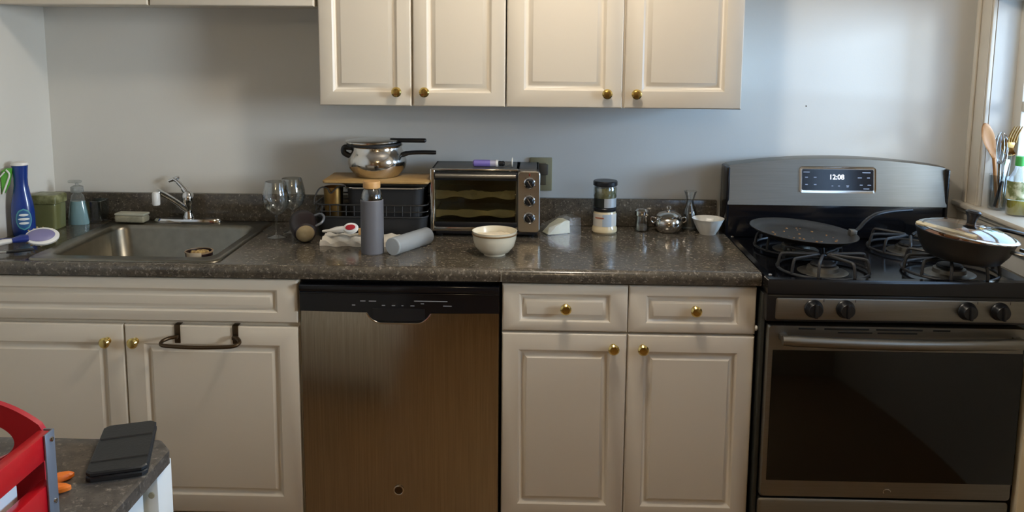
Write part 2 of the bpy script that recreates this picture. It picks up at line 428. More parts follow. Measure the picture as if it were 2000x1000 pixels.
# recessed finger pocket
m = MB().prism([(x, z) for x, z in [(.225, .79)] + [(.225+(.382-.225)*i/12, .757-.006*math.sin(PI*i/12)) for i in range(13)] + [(.382, .79)]], -.6412, -.640, 'y'); m.build('finger_pocket', BLACK, cp)
m = MB()
MARK = mat('panel_print', '#8d8f92', .5)
for x, wd, z in ((.196, .016, .812), (.225, .022, .812), (.168, .010, .799), (.258, .010, .799), (.288, .010, .799), (.315, .006, .799), (.345, .012, .799), (.40, .10, .814), (.45, .026, .800), (.375, .01, .806)):
    m.box(x-wd/2, x+wd/2, -.6406, -.6398, z-.0012, z+.0012)
o = m.build('panel_marks', MARK, cp, 0); o['kind'] = 'stuff'
bd = MB().lathe([(.0, 0), (.0165, 0), (.0165, .002), (.0135, .0042), (.0125, .003), (0, .003)], 28, aim((.299, -.6435, .211), (0, -1, 0))).build('badge', BRONZE, dw)
MB().lathe([(.0125, 0), (.0165, .001), (.0165, .0025), (.0135, .0035), (.0125, .0028)], 28, aim((.299, -.6445, .2115), (0, -1, 0))).build('badge_ring', POLISH, bd)

# ---------------------------------------------------------------- countertop
ct = thing('countertop', (.15, -.3, .877), 'dark speckled laminate countertop running from the left wall to the range', 'countertop')
m = MB(); X0, X1, CZ = XL+.002, 1.380, .915
HX0, HX1, HY0, HY1 = -.815, -.275, -.568, -.075     # sink cut-out
pr_ = [(-.612, .877), (-.640, .877)] + [(-.628+.017*math.cos(math.radians(a)), .898+.017*math.sin(math.radians(a))) for a in range(200, 89, -15)] + [(-.612, CZ)]
m.prism(pr_, X0, X1, 'x')
def slab(a, b, c, d): m.box(a, b, c, d, .877, CZ)
slab(X0, HX0, -.612, -.0015); slab(HX1, X1, -.612, -.0015); slab(HX0, HX1, -.612, HY0); slab(HX0, HX1, HY1, -.0015)
m.build('worktop', COUNTER, ct, 40)
o = MB().box(X0, X1-.008, -.0215, -.0015, .916, 1.017, .003).build('backsplash', COUNTER, None, loc=(.15, -.011, .916)); tag(o, 'low dark speckled backsplash strip along the back wall', 'backsplash')
MB().box(.6095, .6115, -.6465, -.6445, .879, .913, .0004).build('seam_strip', mat('seam_filler', '#8a8172', .6), ct, 0)

# ---------------------------------------------------------------- sink
sk = thing('sink', (-.545, -.32, .915), 'stainless steel drop-in sink with one wide bowl left of the counter', 'sink')
SX0, SX1, SY0, SY1 = -.842, -.248, -.618, -.036
def rrect(x0, x1, y0, y1, r, z, n=6):
    pts = []
    for cx_, cy_, a in ((x1-r, y0+r, -90), (x1-r, y1-r, 0), (x0+r, y1-r, 90), (x0+r, y0+r, 180)):
        pts += [(cx_+r*math.cos(math.radians(a+90*i/n)), cy_+r*math.sin(math.radians(a+90*i/n)), z) for i in range(n+1)]
    return pts
rings = [rrect(SX0, SX1, SY0, SY1, .035, .9155), rrect(SX0+.002, SX1-.002, SY0+.002, SY1-.002, .034, .9195), rrect(SX0+.010, SX1-.010, SY0+.010, SY1-.010, .03, .9215), rrect(SX0+.018, SX1-.018, SY0+.018, SY1-.018, .03, .9185),
         rrect(-.808, -.285, -.560, -.098, .05, .9180), rrect(-.802, -.291, -.554, -.104, .055, .914), rrect(-.797, -.296, -.549, -.109, .055, .90), rrect(-.785, -.308, -.537, -.121, .06, .78), rrect(-.765, -.328, -.517, -.141, .06, .752), rrect(-.735, -.358, -.487, -.171, .05, .745),
         rrect(-.60, -.50, -.37, -.29, .039, .743)]
m = MB().loft(rings, caps=False)
n0 = len(rings[0]); m.f.append([len(m.v)-n0+i for i in range(n0)])
m.build('bowl', SINKS, sk, 50)
MB().lathe([(0, .7445), (.03, .7445), (.034, .747), (.046, .7475), (.048, .7455), (.048, .7435)], 28, T(-.55, -.33, 0)).build('drain', POLISH, sk)

# ---------------------------------------------------------------- faucet
fc = thing('faucet', (-.56, -.066, .9195), 'chrome single-lever kitchen faucet behind the sink bowl', 'faucet')
m = MB().lathe([(0, .9192), (.125, .9192), (.125, .927), (.118, .934), (.05, .936), (0, .936)], 36, T(-.557, -.066, 0) @ Matrix.Diagonal((1, .22, 1, 1))); m.build('base_plate', CHROME, fc)
m = MB().lathe([(0, .93), (.021, .93), (.021, .942), (.0175, .95), (.0175, .985), (.021, .992), (.022, 1.008), (.018, 1.026), (.010, 1.035), (0, 1.037)], 24, T(-.553, -.066, 0)); m.build('body', CHROME, fc)
m = MB().tube(bez([(-.553, -.066, .960), (-.572, -.095, .990), (-.592, -.130, 1.020), (-.610, -.162, 1.044), (-.617, -.175, 1.049)], 6), [.0125]*6+[.0105]*18+[.0095], 12)
m.build('spout', CHROME, fc)
MB().lathe([(0, -.04), (.012, -.04), (.0135, -.036), (.0135, 0), (.010, .006), (0, .007)], 20, T(-.620, -.181, 1.044)).build('aerator', mat('white_filter', '#d5d5d2', .3), fc)
m = MB().tube(bez([(-.556, -.062, 1.022), (-.575, -.055, 1.046), (-.598, -.047, 1.066), (-.614, -.042, 1.074)], 6), [.011]*6+[.008]*6+[.0065]*7, 12)
lv = m.build('lever', CHROME, fc)
MB().tube([(-.632, -.04, 1.066), (-.600, -.04, 1.078), (-.594, -.04, 1.082)], [.006, .0075, .005], 10).build('lever_tip', CHROME, lv)

# ---------------------------------------------------------------- range
st = thing('range', (1.775, -.4, 0), 'black and stainless gas range with backguard beside the right wall', 'range')
RX0, RX1 = 1.386, 2.147
MB().box(RX0, RX1, -.625, -.045, .02, .893, .003).build('body', BLACK, st)
# cooktop: sunken black enamel tray
def rect(x0, x1, y0, y1, z): return [(x0, y0, z), (x1, y0, z), (x1, y1, z), (x0, y1, z)]
CT0, CT1 = -.700, -.10
rings = [rect(RX0, RX1, CT0+.012, CT1, .865), rect(RX0-.004, RX1+.004, CT0, CT1, .872), rect(RX0-.004, RX1+.004, CT0, CT1, .905), rect(RX0, RX1, CT0+.005, CT1, .914), rect(RX0+.016, RX1-.016, CT0+.022, CT1, .916), rect(RX0+.030, RX1-.030, CT0+.045, CT1-.01, .902)]
m = MB().loft(rings, caps=True); m.build('cooktop', BLKG, st, 30)
# backguard
bgy = -.12
m = MB().box(RX0+.002, RX1-.002, -.10, -.03, .893, 1.15, .004); m.box(RX0-.006, RX0+.006, bgy-.004, -.03, .905, 1.155, .004); m.box(RX1-.006, RX1+.006, bgy-.004, -.03, .905, 1.155, .004)
m.box(RX0, RX1, -.118, -.095, .905, 1.03, .003)
m.build('backguard', BLKG, st)
prof = [(RX0-.002, 1.020), (RX1+.002, 1.020), (RX1+.002, 1.150)] + [(RX1-.004-(RX1-RX0-.008)*i/24, 1.160+.029*math.sin(PI*i/24)**.85) for i in range(25)] + [(RX0-.002, 1.150)]
def tilt(mb):
    for p in mb.v: p.y += (p.z-1.02)*.16
    return mb
m = MB(); mid = [((x-1.776)*.994+1.776, (z-1.1)*.97+1.1) for x, z in prof]
m.loft([[(x, -.06, z) for x, z in prof], [(x, -.118, z) for x, z in prof], [(x, -.126, z) for x, z in mid]]); tilt(m)
bp = m.build('backguard_panel', STEELH, st, 40)
m = MB()
def rr2(x0, x1, z0, z1, r, y): return [(a, y, b) for a, b, _ in rrect(x0, x1, z0, z1, r, 0, 4)]
DX0, DX1, DZ0, DZ1 = 1.645, 1.893, 1.076, 1.149
m.loft([rr2(DX0-.010, DX1+.010, DZ0-.010, DZ1+.010, .012, -.1258), rr2(DX0-.009, DX1+.009, DZ0-.009, DZ1+.009, .011, -.1285), rr2(DX0-.002, DX1+.002, DZ0-.002, DZ1+.002, .006, -.127)]); tilt(m)
bz = m.build('display_bezel', POLISH, bp)
m = MB().loft([rr2(DX0, DX1, DZ0, DZ1, .004, -.126), rr2(DX0, DX1, DZ0, DZ1, .004, -.1284)]); tilt(m)
dp = m.build('display', mat('display_black', '#0d0f16', .15), st, 30)
def face(x, z, off=-.1290): return T(x, off+(z-1.02)*.16, z) @ RX(90-9.1)
text_mesh('12:08', .024, mat('display_digits', '#e8f0ff', .5, emit='#dfeaff', estr=3.0), 'clock_digits', dp, face(1.765, 1.122))
m = MB(); 
PRN = mat('display_print', '#8f96a6', .5)
for x, z, wd in ((1.660, 1.139, .022), (1.660, 1.121, .010), (1.690, 1.121, .010), (1.660, 1.096, .009), (1.690, 1.096, .009), (1.868, 1.139, .028), (1.845, 1.121, .014), (1.875, 1.121, .010), (1.850, 1.096, .010), (1.878, 1.096, .012), (1.868, 1.083, .02), (1.750, 1.092, .006), (1.773, 1.092, .006), (1.803, 1.093, .010), (1.803, 1.089, .007)):
    m.box(-wd/2, wd/2, -.0016, .0016, -.0004, .0006, 0, face(x, z))
o = m.build('button_marks', PRN, dp, 0); o['kind'] = 'stuff'
# front: manifold panel
FYR = -.668
m = MB().box(RX0-.002, RX1+.002, -.690, -.60, .785, .868, .006); m.build('front_panel', BLACK, st)
m = MB().loft([rr2(1.410, RX1-.012, .7935, .8575, .006, -.689), rr2(1.410, RX1-.012, .7935, .8575, .006, -.6935), rr2(1.413, RX1-.015, .7965, .8545, .005, -.695)])
m.build('knob_panel', STEELH, st, 40)
for kx in (1.518, 1.609, 1.957, 2.050):
    k = MB().lathe([(0, 0), (.027, 0), (.027, .004), (.0235, .008), (.022, .022), (.019, .026), (0, .027)], 28, aim((kx, -.6945, .828), (0, -1, 0))); 
    ko = k.build('burner_knob', BLACK, st)
    MB().box(kx-.0045, kx+.0045, -.7285, -.7155, .807, .849, .003).build('grip', BLACK, ko)
    MB().box(kx+.028, kx+.0295, -.6957, -.6949, .848, .856).build('knob_mark', BLACK, ko, 0)
# oven door
DZb, DZt = .232, .772
m = MB(); m.loft([rr2(RX0+.010, RX1-.004, DZb, DZt, .01, -.630), rr2(RX0+.010, RX1-.004, DZb, DZt, .01, -.668), rr2(RX0+.014, RX1-.008, DZb+.004, DZt-.004, .01, -.674)])
od = m.build('oven_door', STEELH, st, 40)
MB().box(1.413, RX1-.005, -.6768, -.672, .2865, .694, .002).build('oven_window', OVENG, od)
SLOT = mat('slot_black', '#080808', .7)
m = MB()
for a, b in ((1.485, 1.535), (1.56, 1.69), (1.71, 1.845), (1.875, 1.925)):
    m.box(a, b, -.6752, -.672, .7575, .7625, .0008)
for a, b in ((1.60, 1.70), (1.715, 1.83)):
    m.box(a, b, -.6752, -.672, .7475, .7520, .0008)
m.build('vent_slots', SLOT, od)
pts = [(1.428+.70*i/20, -.716-.010*math.sin(PI*i/20), .738-.004*math.sin(PI*i/20)) for i in range(21)]
h = MB().tube(pts, [.0145]+[.0165]*19+[.0145], 14)
for hx in (1.44, 2.115): h.box(hx-.012, hx+.012, -.712, -.672, .728, .746, .004)
h.build('door_handle', STEELH, od)
lg = MB(); lg.tube([(1.775+.011*math.cos(a*PI/10), -.6752, .256+.008*math.sin(a*PI/10)) for a in range(0, 13)], .0012, 6); lg.build('maker_mark', POLISH, od)
# storage drawer
m = MB(); m.loft([rr2(RX0+.008, RX1-.004, .055, .222, .01, -.625), rr2(RX0+.008, RX1-.004, .055, .222, .01, -.662), rr2(RX0+.014, RX1-.010, .061, .216, .01, -.667)])
m.build('storage_drawer', STEELH, st, 40)
MB().box(RX0-.006, RX0+.006, -.655, -.60, .03, .86, .003).build('side_trim', mat('range_side', '#2c2d29', .4), st)
# burners and grates
BURN = [(1.585, -.555), (1.585, -.275), (1.965, -.555), (1.965, -.275)]
for bx, by in BURN:
    b = MB().lathe([(.075, .9022), (.072, .9040), (.055, .9032), (.048, .906), (.046, .918), (.040, .921), (.0, .921)], 32, T(bx, by, 0)).build('burner', mat('burner_alloy', '#77736a', .4, .8), st)
    MB().lathe([(0, .921), (.037, .921), (.038, .926), (.034, .930), (0, .931)], 28, T(bx, by, 0)).build('burner_cap', BLKM, b)
    g = MB(); R = .145; zt = .956; zb = .9035
    # ring on the tray
    g.tube([(bx+R*.92*math.cos(2*PI*i/36), by+R*.92*math.sin(2*PI*i/36), zb+.008) for i in range(36)], .0045, 8, closed=True)

    for a in (247, 293, 328, 4, 48, 133, 178, 212):
        a = math.radians(a)
        ca, sa = math.cos(a), math.sin(a)
        P = [(R*.92, zb+.006), (R*.92, zb+.02), (R*.88, zt-.006), (R*.80, zt), (R*.5, zt), (.026, zt), (.018, zt-.004)]
        g.tube(bez([(bx+rr_*ca, by+rr_*sa, z) for rr_, z in P], 4), .0048, 8)
    g.build('grate', IRON, st)
for sx, sy in ((RX0+.022, -.655), (RX0+.022, -.16)):
    MB().lathe([(0, .9165), (.006, .9165), (.0055, .920), (0, .922)], 14, T(sx-.008, sy, -.002)).build('screw', POLISH, st)

# ---------------------------------------------------------------- pans on the range
def ring_pts(rad, z, n=40, c=(0, 0)): return [(c[0]+rad*math.cos(2*PI*i/n), c[1]+rad*math.sin(2*PI*i/n), z) for i in range(n)]
M = T(1.572, -.388, .9685) @ RY(4.0) @ RX(1)
fp = thing('frying_pan', (1.572, -.388, .962), 'wide dark frying pan with long curved handle on the left rear burner', 'pan')
pan = [(0, 0), (.118, 0), (.134, .002), (.152, .012), (.166, .0215), (.169, .0225), (.169, .0245), (.164, .0240), (.150, .0145), (.130, .0065), (.116, .005), (0, .005)]
MB().lathe(pan, 56, M).build('pan_body', NONSTICK, fp)
m = MB(); random.seed(3)
for i in range(26):
    a, rr_ = random.random()*2*PI, .11*math.sqrt(random.random()); sz = random.uniform(.0015, .005)
    m.lathe([(0, .005), (sz, .005), (sz*.7, .005+sz*.4), (0, .005+sz*.5)], 7, M @ T(rr_*math.cos(a), rr_*math.sin(a), 0))
o = m.build('crumbs', mat('toast_crumb', '#8a6436', .7), fp); o['kind'] = 'stuff'
h = MB().tube([M @ Vector(p) for p in bez([(.158, .012, .022), (.182, .020, .040), (.205, .034, .062), (.240, .050, .083), (.30, .075, .094), (.375, .10, .100)], 6)], [.007]*6+[.0085]*12+[.0105]*13, 12, flat=.6)
h.build('handle', BLACK, fp)
MB().box(.150, .172, .000, .026, .010, .036, .003, M).build('handle_bracket', STEELH, fp)

M = T(1.968, -.615, .966) @ RY(5.5) @ RX(2) @ Matrix.Scale(.93, 4)
sp = thing('saute_pan', (1.968, -.615, .962), 'deep black covered saute pan with glass lid on the right front burner', 'pan')
MB().lathe([(0, 0), (.098, 0), (.112, .006), (.132, .035), (.146, .075), (.149, .079), (.149, .082), (.144, .081), (.129, .038), (.108, .010), (.095, .005), (0, .005)], 56, M).build('pan_body', NONSTICK, sp)
h = MB().tube([M @ Vector(p) for p in bez([(.085, -.118, .060), (.105, -.150, .062), (.145, -.160, .060), (.165, -.135, .058), (.140, -.070, .060)], 7)], .0085, 10, flat=.6)
h.build('helper_handle', STEELH, sp)
h = MB().tube([M @ Vector(p) for p in bez([(.10, .10, .075), (.14, .118, .082), (.19, .10, .082), (.235, .06, .080)], 7)], [.008]*10+[.011]*12, 10, flat=.6)
h.build('handle', BLACK, sp)
ML = M @ T(.006, -.002, .084) @ RY(2.5)
ld = MB().lathe([(.137, .002), (.120, .014), (.08, .026), (.03, .031), (0, .032)], 48, ML).build('glass_lid', CLEAR, sp)
MB().lathe([(.134, 0), (.146, -.001), (.147, .002), (.140, .0055), (.134, .005), (.134, 0)], 48, ML).build('lid_rim', POLISH, ld)
MB().lathe([(0, .029), (.012, .029), (.013, .034), (.016, .050), (.022, .060), (.023, .066), (.018, .071), (0, .072)], 24, ML).build('lid_knob', BLACK, ld)
m = MB(); random.seed(9)
for i in range(9):
    a, rr_ = i*2*PI/9+random.random()*.4, random.uniform(.03, .075)
    c = M @ Vector((rr_*math.cos(a), rr_*math.sin(a), .074)); s = random.uniform(.018, .028)
    m.lathe([(0, -s*.5), (s*.8, -s*.3), (s, 0), (s*.7, s*.35), (0, s*.45)], 9, aim(c, (random.uniform(-.4, .4), random.uniform(-.4, .4), 1)), 1, .7)
m.lathe([(0, .06), (.12, .062)], 24, M)
o = m.build('food', mat('orange_food', '#b9824d', .5, var='#7d4a2a', scale=40), sp); o['kind'] = 'stuff'
# spoon wedged under the lid
so = thing('cooking_spoon', (1.90, -.66, 1.05), 'pale wooden spoon handle with a hole lying across the covered pan', 'spoon')
A = Vector((1.838, -.600, 1.066)); B = Vector((1.948, -.735, 1.0530))
d = (B-A).normalized(); side = d.cross(Vector((0, 0, 1))).normalized(); upv = side.cross(d)
def strip(prof, th):
    rings = []
    for t, wd in prof:
        c = A+(B-A)*t
        rings.append([c+side*wd+upv*th*.4, c+side*wd*.6+upv*th, c-side*wd*.6+upv*th, c-side*wd+upv*th*.4, c-side*wd*.8-upv*th*.5, c+side*wd*.8-upv*th*.5])
    return MB().loft(rings)
strip([(0, .008), (.04, .0135), (.12, .0145), (.35, .0125), (.7, .0105), (.95, .0095), (1, .005)], .006).build('handle', mat('pale_wood', '#e2d5b4', .5, var='#d4c39c', scale=20), so)
MB().lathe([(0, 0), (.0035, 0), (.0035, .0006), (0, .0008)], 12, aim(A+(B-A)*.10+upv*.0061, upv)).build('hanging_hole', mat('hole_dark', '#2b241a', .8), so)

# ---------------------------------------------------------------- items on the window sill
def jar_wall(prof_out, th=.003):
    """closed profile for a hollow vessel"""
    inn = [(max(r-th, .0), z) for r, z in prof_out[1:]]
    inn[0] = (inn[0][0], inn[0][1]+th)
    return prof_out + inn[::-1] + [(0, prof_out[0][1]+th)]
SZ = WZ0
UX, UY = 2.292, -.188
uj = thing('utensil_jar', (UX, UY, SZ), 'clear glass jar holding cooking utensils on the window sill', 'jar')
MB().lathe(jar_wall([(0, SZ), (.030, SZ), (.034, SZ+.004), (.036, SZ+.06), (.037, SZ+.115), (.038, SZ+.12)]), 32, T(UX, UY, 0)).build('jar_glass', CLEAR, uj)
def oval_head(A, B, w0, w1, th, n=9):
    pass
def utensil(name, label, cat, A, B, handle_r, m, head=None):
    A, B = Vector(A), Vector(B); r = thing(name, tuple(A), label, cat, 'cooking utensils in the sill jar')
    MB().tube([A, A.lerp(B, .5), B], handle_r, 10).build('handle', m, r); return r
ws = thing('wooden_spoon', (2.285, -.185, SZ+.005), 'brown wooden spoon leaning left out of the sill jar', 'spoon', 'cooking utensils in the sill jar')
A = Vector((2.288, -.186, SZ+.006)); B = Vector((2.262, -.190, SZ+.178))
MB().tube([A, A.lerp(B, .5), B], [.0055, .0055, .0065], 10).build('handle', SPOONW, ws)
dirv = Vector((-.045, -.002, .125)).normalized(); sdv = dirv.cross(Vector((0, -1, 0))).normalized()
rings = []
for i in range(15):
    t = i/14; c = B + dirv*(.128*t-.004); wd = .0065+.0205*math.sin(PI*min(1, t*.93+.02))**1.1*(0.35+.65*t) if t < 1 else .004
    wd = max(wd, .005); bow = .006*math.sin(PI*t)
    ring = []
    for k in range(12):
        a = 2*PI*k/12; ring.append(c + sdv*wd*math.cos(a) + Vector((0, -1, 0))*(.004*math.sin(a)+ (-bow*(1-(math.cos(a))**2) if math.sin(a) > 0 else 0)))
    rings.append(ring)
MB().loft(rings).build('spoon_bowl', SPOONW, ws)
fk = thing('serving_fork', (2.30, -.19, SZ+.005), 'polished steel serving fork with long tines upright in the sill jar', 'fork', 'cooking utensils in the sill jar')
A = Vector((2.298, -.19, SZ+.008)); B = Vector((2.300, -.196, SZ+.205))
MB().tube([A, A.lerp(B, .5), B], [.004, .0035, .004], 8).build('handle', POLISH, fk)
MB().box(-.015, .015, -.002, .002, .008, .03, .004, T(2.306, -.197, SZ+.205) @ RY(8)).build('fork_base', GOLD, fk)
for k in range(4):
    x = 2.296+.0085*k
    MB().tube(bez([(x+.004, -.197, SZ+.232), (x+.008, -.200, SZ+.258), (x+.017, -.208, SZ+.288)], 5), [.0028]*8+[.0022]*2+[.0012], 8).build('tine', GOLD, fk)
ldl = thing('ladle', (2.31, -.18, SZ+.005), 'dark metal ladle upright in the sill jar behind the fork', 'ladle', 'cooking utensils in the sill jar')
A = Vector((2.305, -.182, SZ+.008)); B = Vector((2.325, -.176, SZ+.19))
MB().tube([A, A.lerp(B, .5), B], .0045, 8).build('handle', STEEL, ldl)
MB().lathe([(0, -.020), (.018, -.016), (.028, -.004), (.031, .006), (.030, .006), (.026, -.003), (.016, -.014), (0, -.018)], 24, T(2.320, -.172, SZ+.215) @ RX(80)).build('ladle_bowl', GOLD, ldl)
wk = thing('whisk', (2.275, -.18, SZ+.005), 'chrome wire whisk between spoon and fork in the sill jar', 'whisk', 'cooking utensils in the sill jar')
A = Vector((2.296, -.178, SZ+.008)); B = Vector((2.287, -.180, SZ+.155))
MB().tube([A, B], .0055, 10).build('handle', POLISH, wk)
m = MB()
for k in range(6):
    a = PI*k/6
    m.tube([B+Vector((.022*math.sin(2*PI*i/20)*math.cos(a)*1.0, .022*math.sin(2*PI*i/20)*math.sin(a), .055-.055*math.cos(2*PI*i/20))) + Vector((-.001*i/20, 0, 0)) for i in range(20)], .0011, 6, closed=True)
m.build('wires', CHROME, wk)
kn = thing('knife', (2.275, -.205, SZ+.005), 'black-handled knife leaning in the sill jar below the wooden spoon', 'knife', 'cooking utensils in the sill jar')
MB().tube([(2.272, -.198, SZ+.012), (2.280, -.200, SZ+.055), (2.288, -.202, SZ+.10)], [.006, .0075, .006], 10, flat=.6).build('handle', BLACK, kn)
MB().box(-.007, .007, -.0008, .0008, 0, .075, .0004, T(2.289, -.2025, SZ+.10) @ RY(10)).build('blade', POLISH, kn)
ob = thing('oil_bottle', (2.300, -.285, SZ), 'clear bottle of yellow oil with green cap on the window sill', 'bottle')
OBX, OBY = 2.300, -.285
MB().lathe(jar_wall([(0, SZ), (.030, SZ), (.034, SZ+.006), (.034, SZ+.105), (.030, SZ+.125), (.017, SZ+.15), (.014, SZ+.165), (.014, SZ+.178)], .002), 32, T(OBX, OBY, 0)).build('bottle_body', CLEAR, ob)
MB().lathe([(0, SZ+.004), (.029, SZ+.004), (.031, SZ+.008), (.031, SZ+.052), (0, SZ+.052)], 32, T(OBX, OBY, 0)).build('oil', mat('yellow_oil', '#c3b336', .12, coat=.5), ob)
m = MB()
for k in range(15):
    pass
lb = MB(); n = 18
lb.loft([[(OBX+.0346*math.cos(a), OBY+.0346*math.sin(a), z) for a in [math.radians(150+170*i/n) for i in range(n+1)]] + [(OBX+.0352*math.cos(a), OBY+.0352*math.sin(a), z) for a in [math.radians(320-170*i/n) for i in range(n+1)]] for z in (SZ+.055, SZ+.115)])
lb.build('label', mat('oil_label', '#c9c7a2', .6, var='#6d7440', scale=38, amount=.15), ob)
MB().lathe([(0, SZ+.165), (.0165, SZ+.165), (.017, SZ+.17), (.016, SZ+.196), (0, SZ+.197)], 24, T(OBX, OBY, 0)).build('cap', mat('green_cap', '#4aa850', .4), ob)

# ---------------------------------------------------------------- outlet
ol = thing('wall_outlet', (.72, 0, 1.05), 'beige wall outlet plate half hidden behind the toaster oven', 'outlet')
MB().box(.690, .771, -.007, -.0005, 1.042, 1.165, .003).build('plate', mat('almond_plate', '#8f8768', .4), ol)
MB().box(.712, .749, -.0095, -.006, 1.064, 1.145, .002).build('receptacle', mat('receptacle_brown', '#5d523e', .45), ol)
MB().box(.722, .756, -.030, -.009, 1.103, 1.142, .004).build('plug', mat('plug_dark', '#4a4135', .5), ol)

# ---------------------------------------------------------------- toaster oven
to = thing('toaster_oven', (.536, -.12, CZ), 'stainless countertop toaster oven with three dials against the wall', 'toaster oven')
TX0, TX1, TY0, TY1, TZ0, TZ1 = .349, .726, -.225, -.035, .932, 1.152
m = MB()
m.box(TX0+.004, TX1-.004, TY0+.010, TY1, TZ1-.008, TZ1, .003); m.box(TX0+.004, TX1-.004, TY0+.010, TY1, TZ0, TZ0+.010, .002)
m.box(TX0+.004, TX0+.014, TY0+.010, TY1, TZ0, TZ1, .003); m.box(TX1-.014, TX1-.004, TY0+.010, TY1, TZ0, TZ1, .003); m.box(TX0+.004, TX1-.004, TY1-.008, TY1, TZ0, TZ1, .002)
m.box(.645, .655, TY0+.010, TY1, TZ0, TZ1)
m.build('shell', mat('grey_shell', '#4c4a47', .4, .3), to)
for fx in (TX0+.03, TX1-.03):
    for fy in (TY0+.03, TY1-.03):
        MB().lathe([(0, CZ), (.011, CZ), (.013, CZ+.004), (.013, TZ0), (0, TZ0)], 14, T(fx, fy, 0)).build('foot', BLACK, to)
# steel front frame (left opening + right control panel)
def frame_ring(y, x0, x1, z0, z1, ix0, ix1, iz0, iz1, r=.014):
    pass
fz0, fz1 = TZ0+.004, TZ1+.002
m = MB()
m.box(TX0, TX0+.018, TY0-.004, TY0+.010, fz0, fz1, .005, seg=3); m.box(TX0+.010, .652, TY0-.004, TY0+.010, fz0, fz0+.018, .005, seg=3); m.box(TX0+.010, .652, TY0-.004, TY0+.010, fz1-.008, fz1, .003)
m.build('front_frame', POLISH, to)
MB().box(TX0+.02, TX1-.008, TY0+.002, TY0+.012, TZ0-.006, fz0, .002).build('base_strip', BLACK, to)
m = MB().loft([rr2(.650, TX1, fz0, fz1-.006, .012, TY0+.010), rr2(.650, TX1, fz0, fz1-.006, .012, TY0-.006), rr2(.653, TX1-.003, fz0+.003, fz1-.009, .010, TY0-.009)])
cpn = m.build('control_panel', mat('panel_steel', '#bdb6aa', .3, 1), to)
for kz in (1.108, 1.047, .988):
    k = MB().lathe([(0, 0), (.0185, 0), (.0185, .002), (.015, .005), (.0138, .016), (.011, .019), (0, .019)], 26, aim((.690, TY0-.0085, kz), (0, -1, 0))).build('dial', BLACK, cpn)
    MB().lathe([(.0150, .0045), (.0192, .0025), (.0196, .006), (.0160, .0075), (.0150, .0045)], 26, aim((.690, TY0-.0085, kz), (0, -1, 0))).build('dial_ring', CHROME, k)
    MB().box(-.0012, .0012, -.012, .012, 0, .002, .0005, aim((.690, TY0-.0275, kz), (0, -1, 0)) @ RZ(30)).build('pointer', CHROME, k)
MB().box(.687, .693, TY0-.0102, TY0-.008, 1.131, 1.141, .001).build('indicator_light', mat('amber_red', '#6b2a1c', .3), cpn)
m = MB()
for kz in (1.108, 1.047, .988):
    for a in range(-60, 241, 50):
        m.box(-.0008, .0008, .0205, .0235, 0, .0006, 0, aim((.690, TY0-.0090, kz), (0, -1, 0)) @ RZ(a))
m.build('dial_marks', mat('dial_print', '#5a3f35', .6), cpn, 0)['kind'] = 'stuff'
# door
lm = MB()
lm.box(TX0+.0145, .6445, TY1-.0095, TY1-.0085, TZ0+.011, TZ1-.009); lm.box(TX0+.0142, TX0+.0150, TY0+.012, TY1-.010, TZ0+.011, TZ1-.009); lm.box(.6440, .6448, TY0+.012, TY1-.010, TZ0+.011, TZ1-.009); lm.box(TX0+.015, .644, TY0+.012, TY1-.010, TZ0+.0105, TZ0+.012); lm.box(TX0+.015, .644, TY0+.012, TY1-.010, TZ1-.010, TZ1-.0088)
lm.build('liner', mat('oven_liner', '#b3ac94', .45, .3), to, 0)
dr = MB().box(TX0+.020, .644, TY0-.006, TY0-.001, fz0+.022, fz1-.038, .001).build('door_glass', TINT, to)
m = MB(); m.box(TX0+.018, .648, TY0-.008, TY0+.004, fz1-.040, fz1-.010, .003); m.build('door_top_rail', BLACK, to)
h = MB().tube([(TX0+.022+.272*i/12, TY0-.026-.004*math.sin(PI*i/12), fz1-.021) for i in range(13)], .0095, 12, flat=.9)
h.box(TX0+.026, TX0+.036, TY0-.024, TY0-.006, fz1-.027, fz1-.015, .002); h.box(.622, .632, TY0-.024, TY0-.006, fz1-.027, fz1-.015, .002)
h.build('door_handle', STEELH, to)
MB().box(TX0+.018, .648, TY0-.008, TY0+.002, fz0+.016, fz0+.034, .002).build('door_bottom_rail', BLACK, to)
FOIL = mat('crumpled_foil', '#dedacd', .38, .6, bump=.9, bscale=45)
def foil(z, x0, x1, y0, y1, amp, seed, lip):
    random.seed(seed); nx, ny = 26, 9; v = []; f = []
    for j in range(ny+1):
        for i in range(nx+1):
            w_ = math.sin(i*.55+seed)*.5+.5
            if j == 0: v.append((x0+(x1-x0)*i/nx, y0-.004-random.uniform(0, .003), z-lip*(.55+.6*w_)))
            elif j == 1: v.append((x0+(x1-x0)*i/nx, y0-.002-random.uniform(0, .002), z+lip*(.25+.35*w_)+random.uniform(0, amp)))
            else: v.append((x0+(x1-x0)*i/nx, y0+(y1-y0)*(j-1)/(ny-1), z+random.uniform(0, amp)))
    for j in range(ny):
        for i in range(nx): f.append([j*(nx+1)+i, j*(nx+1)+i+1, (j+1)*(nx+1)+i+1, (j+1)*(nx+1)+i])
    o = len(v); v += [(a, b, c-.002) for a, b, c in v]; f += [[o+i for i in q[::-1]] for q in f]
    return MB().add(v, f)
for z, lip, sd in ((1.066, .016, 1), (1.000, .014, 2)):
    rk = MB()
    for k in range(9): rk.tube([(TX0+.018+.285*k/8, TY0+.020, z-.004), (TX0+.018+.285*k/8, TY1-.014, z-.004)], .0018, 6)
    rk.tube([(TX0+.016, TY0+.018, z-.004), (.643, TY0+.018, z-.004)], .0026, 6)
    ro = rk.build('rack', POLISH, to)
    MB.build(foil(z, TX0+.020, .640, TY0+.016, TY1-.02, .004, sd, lip), 'foil_sheet', FOIL, ro, 25)

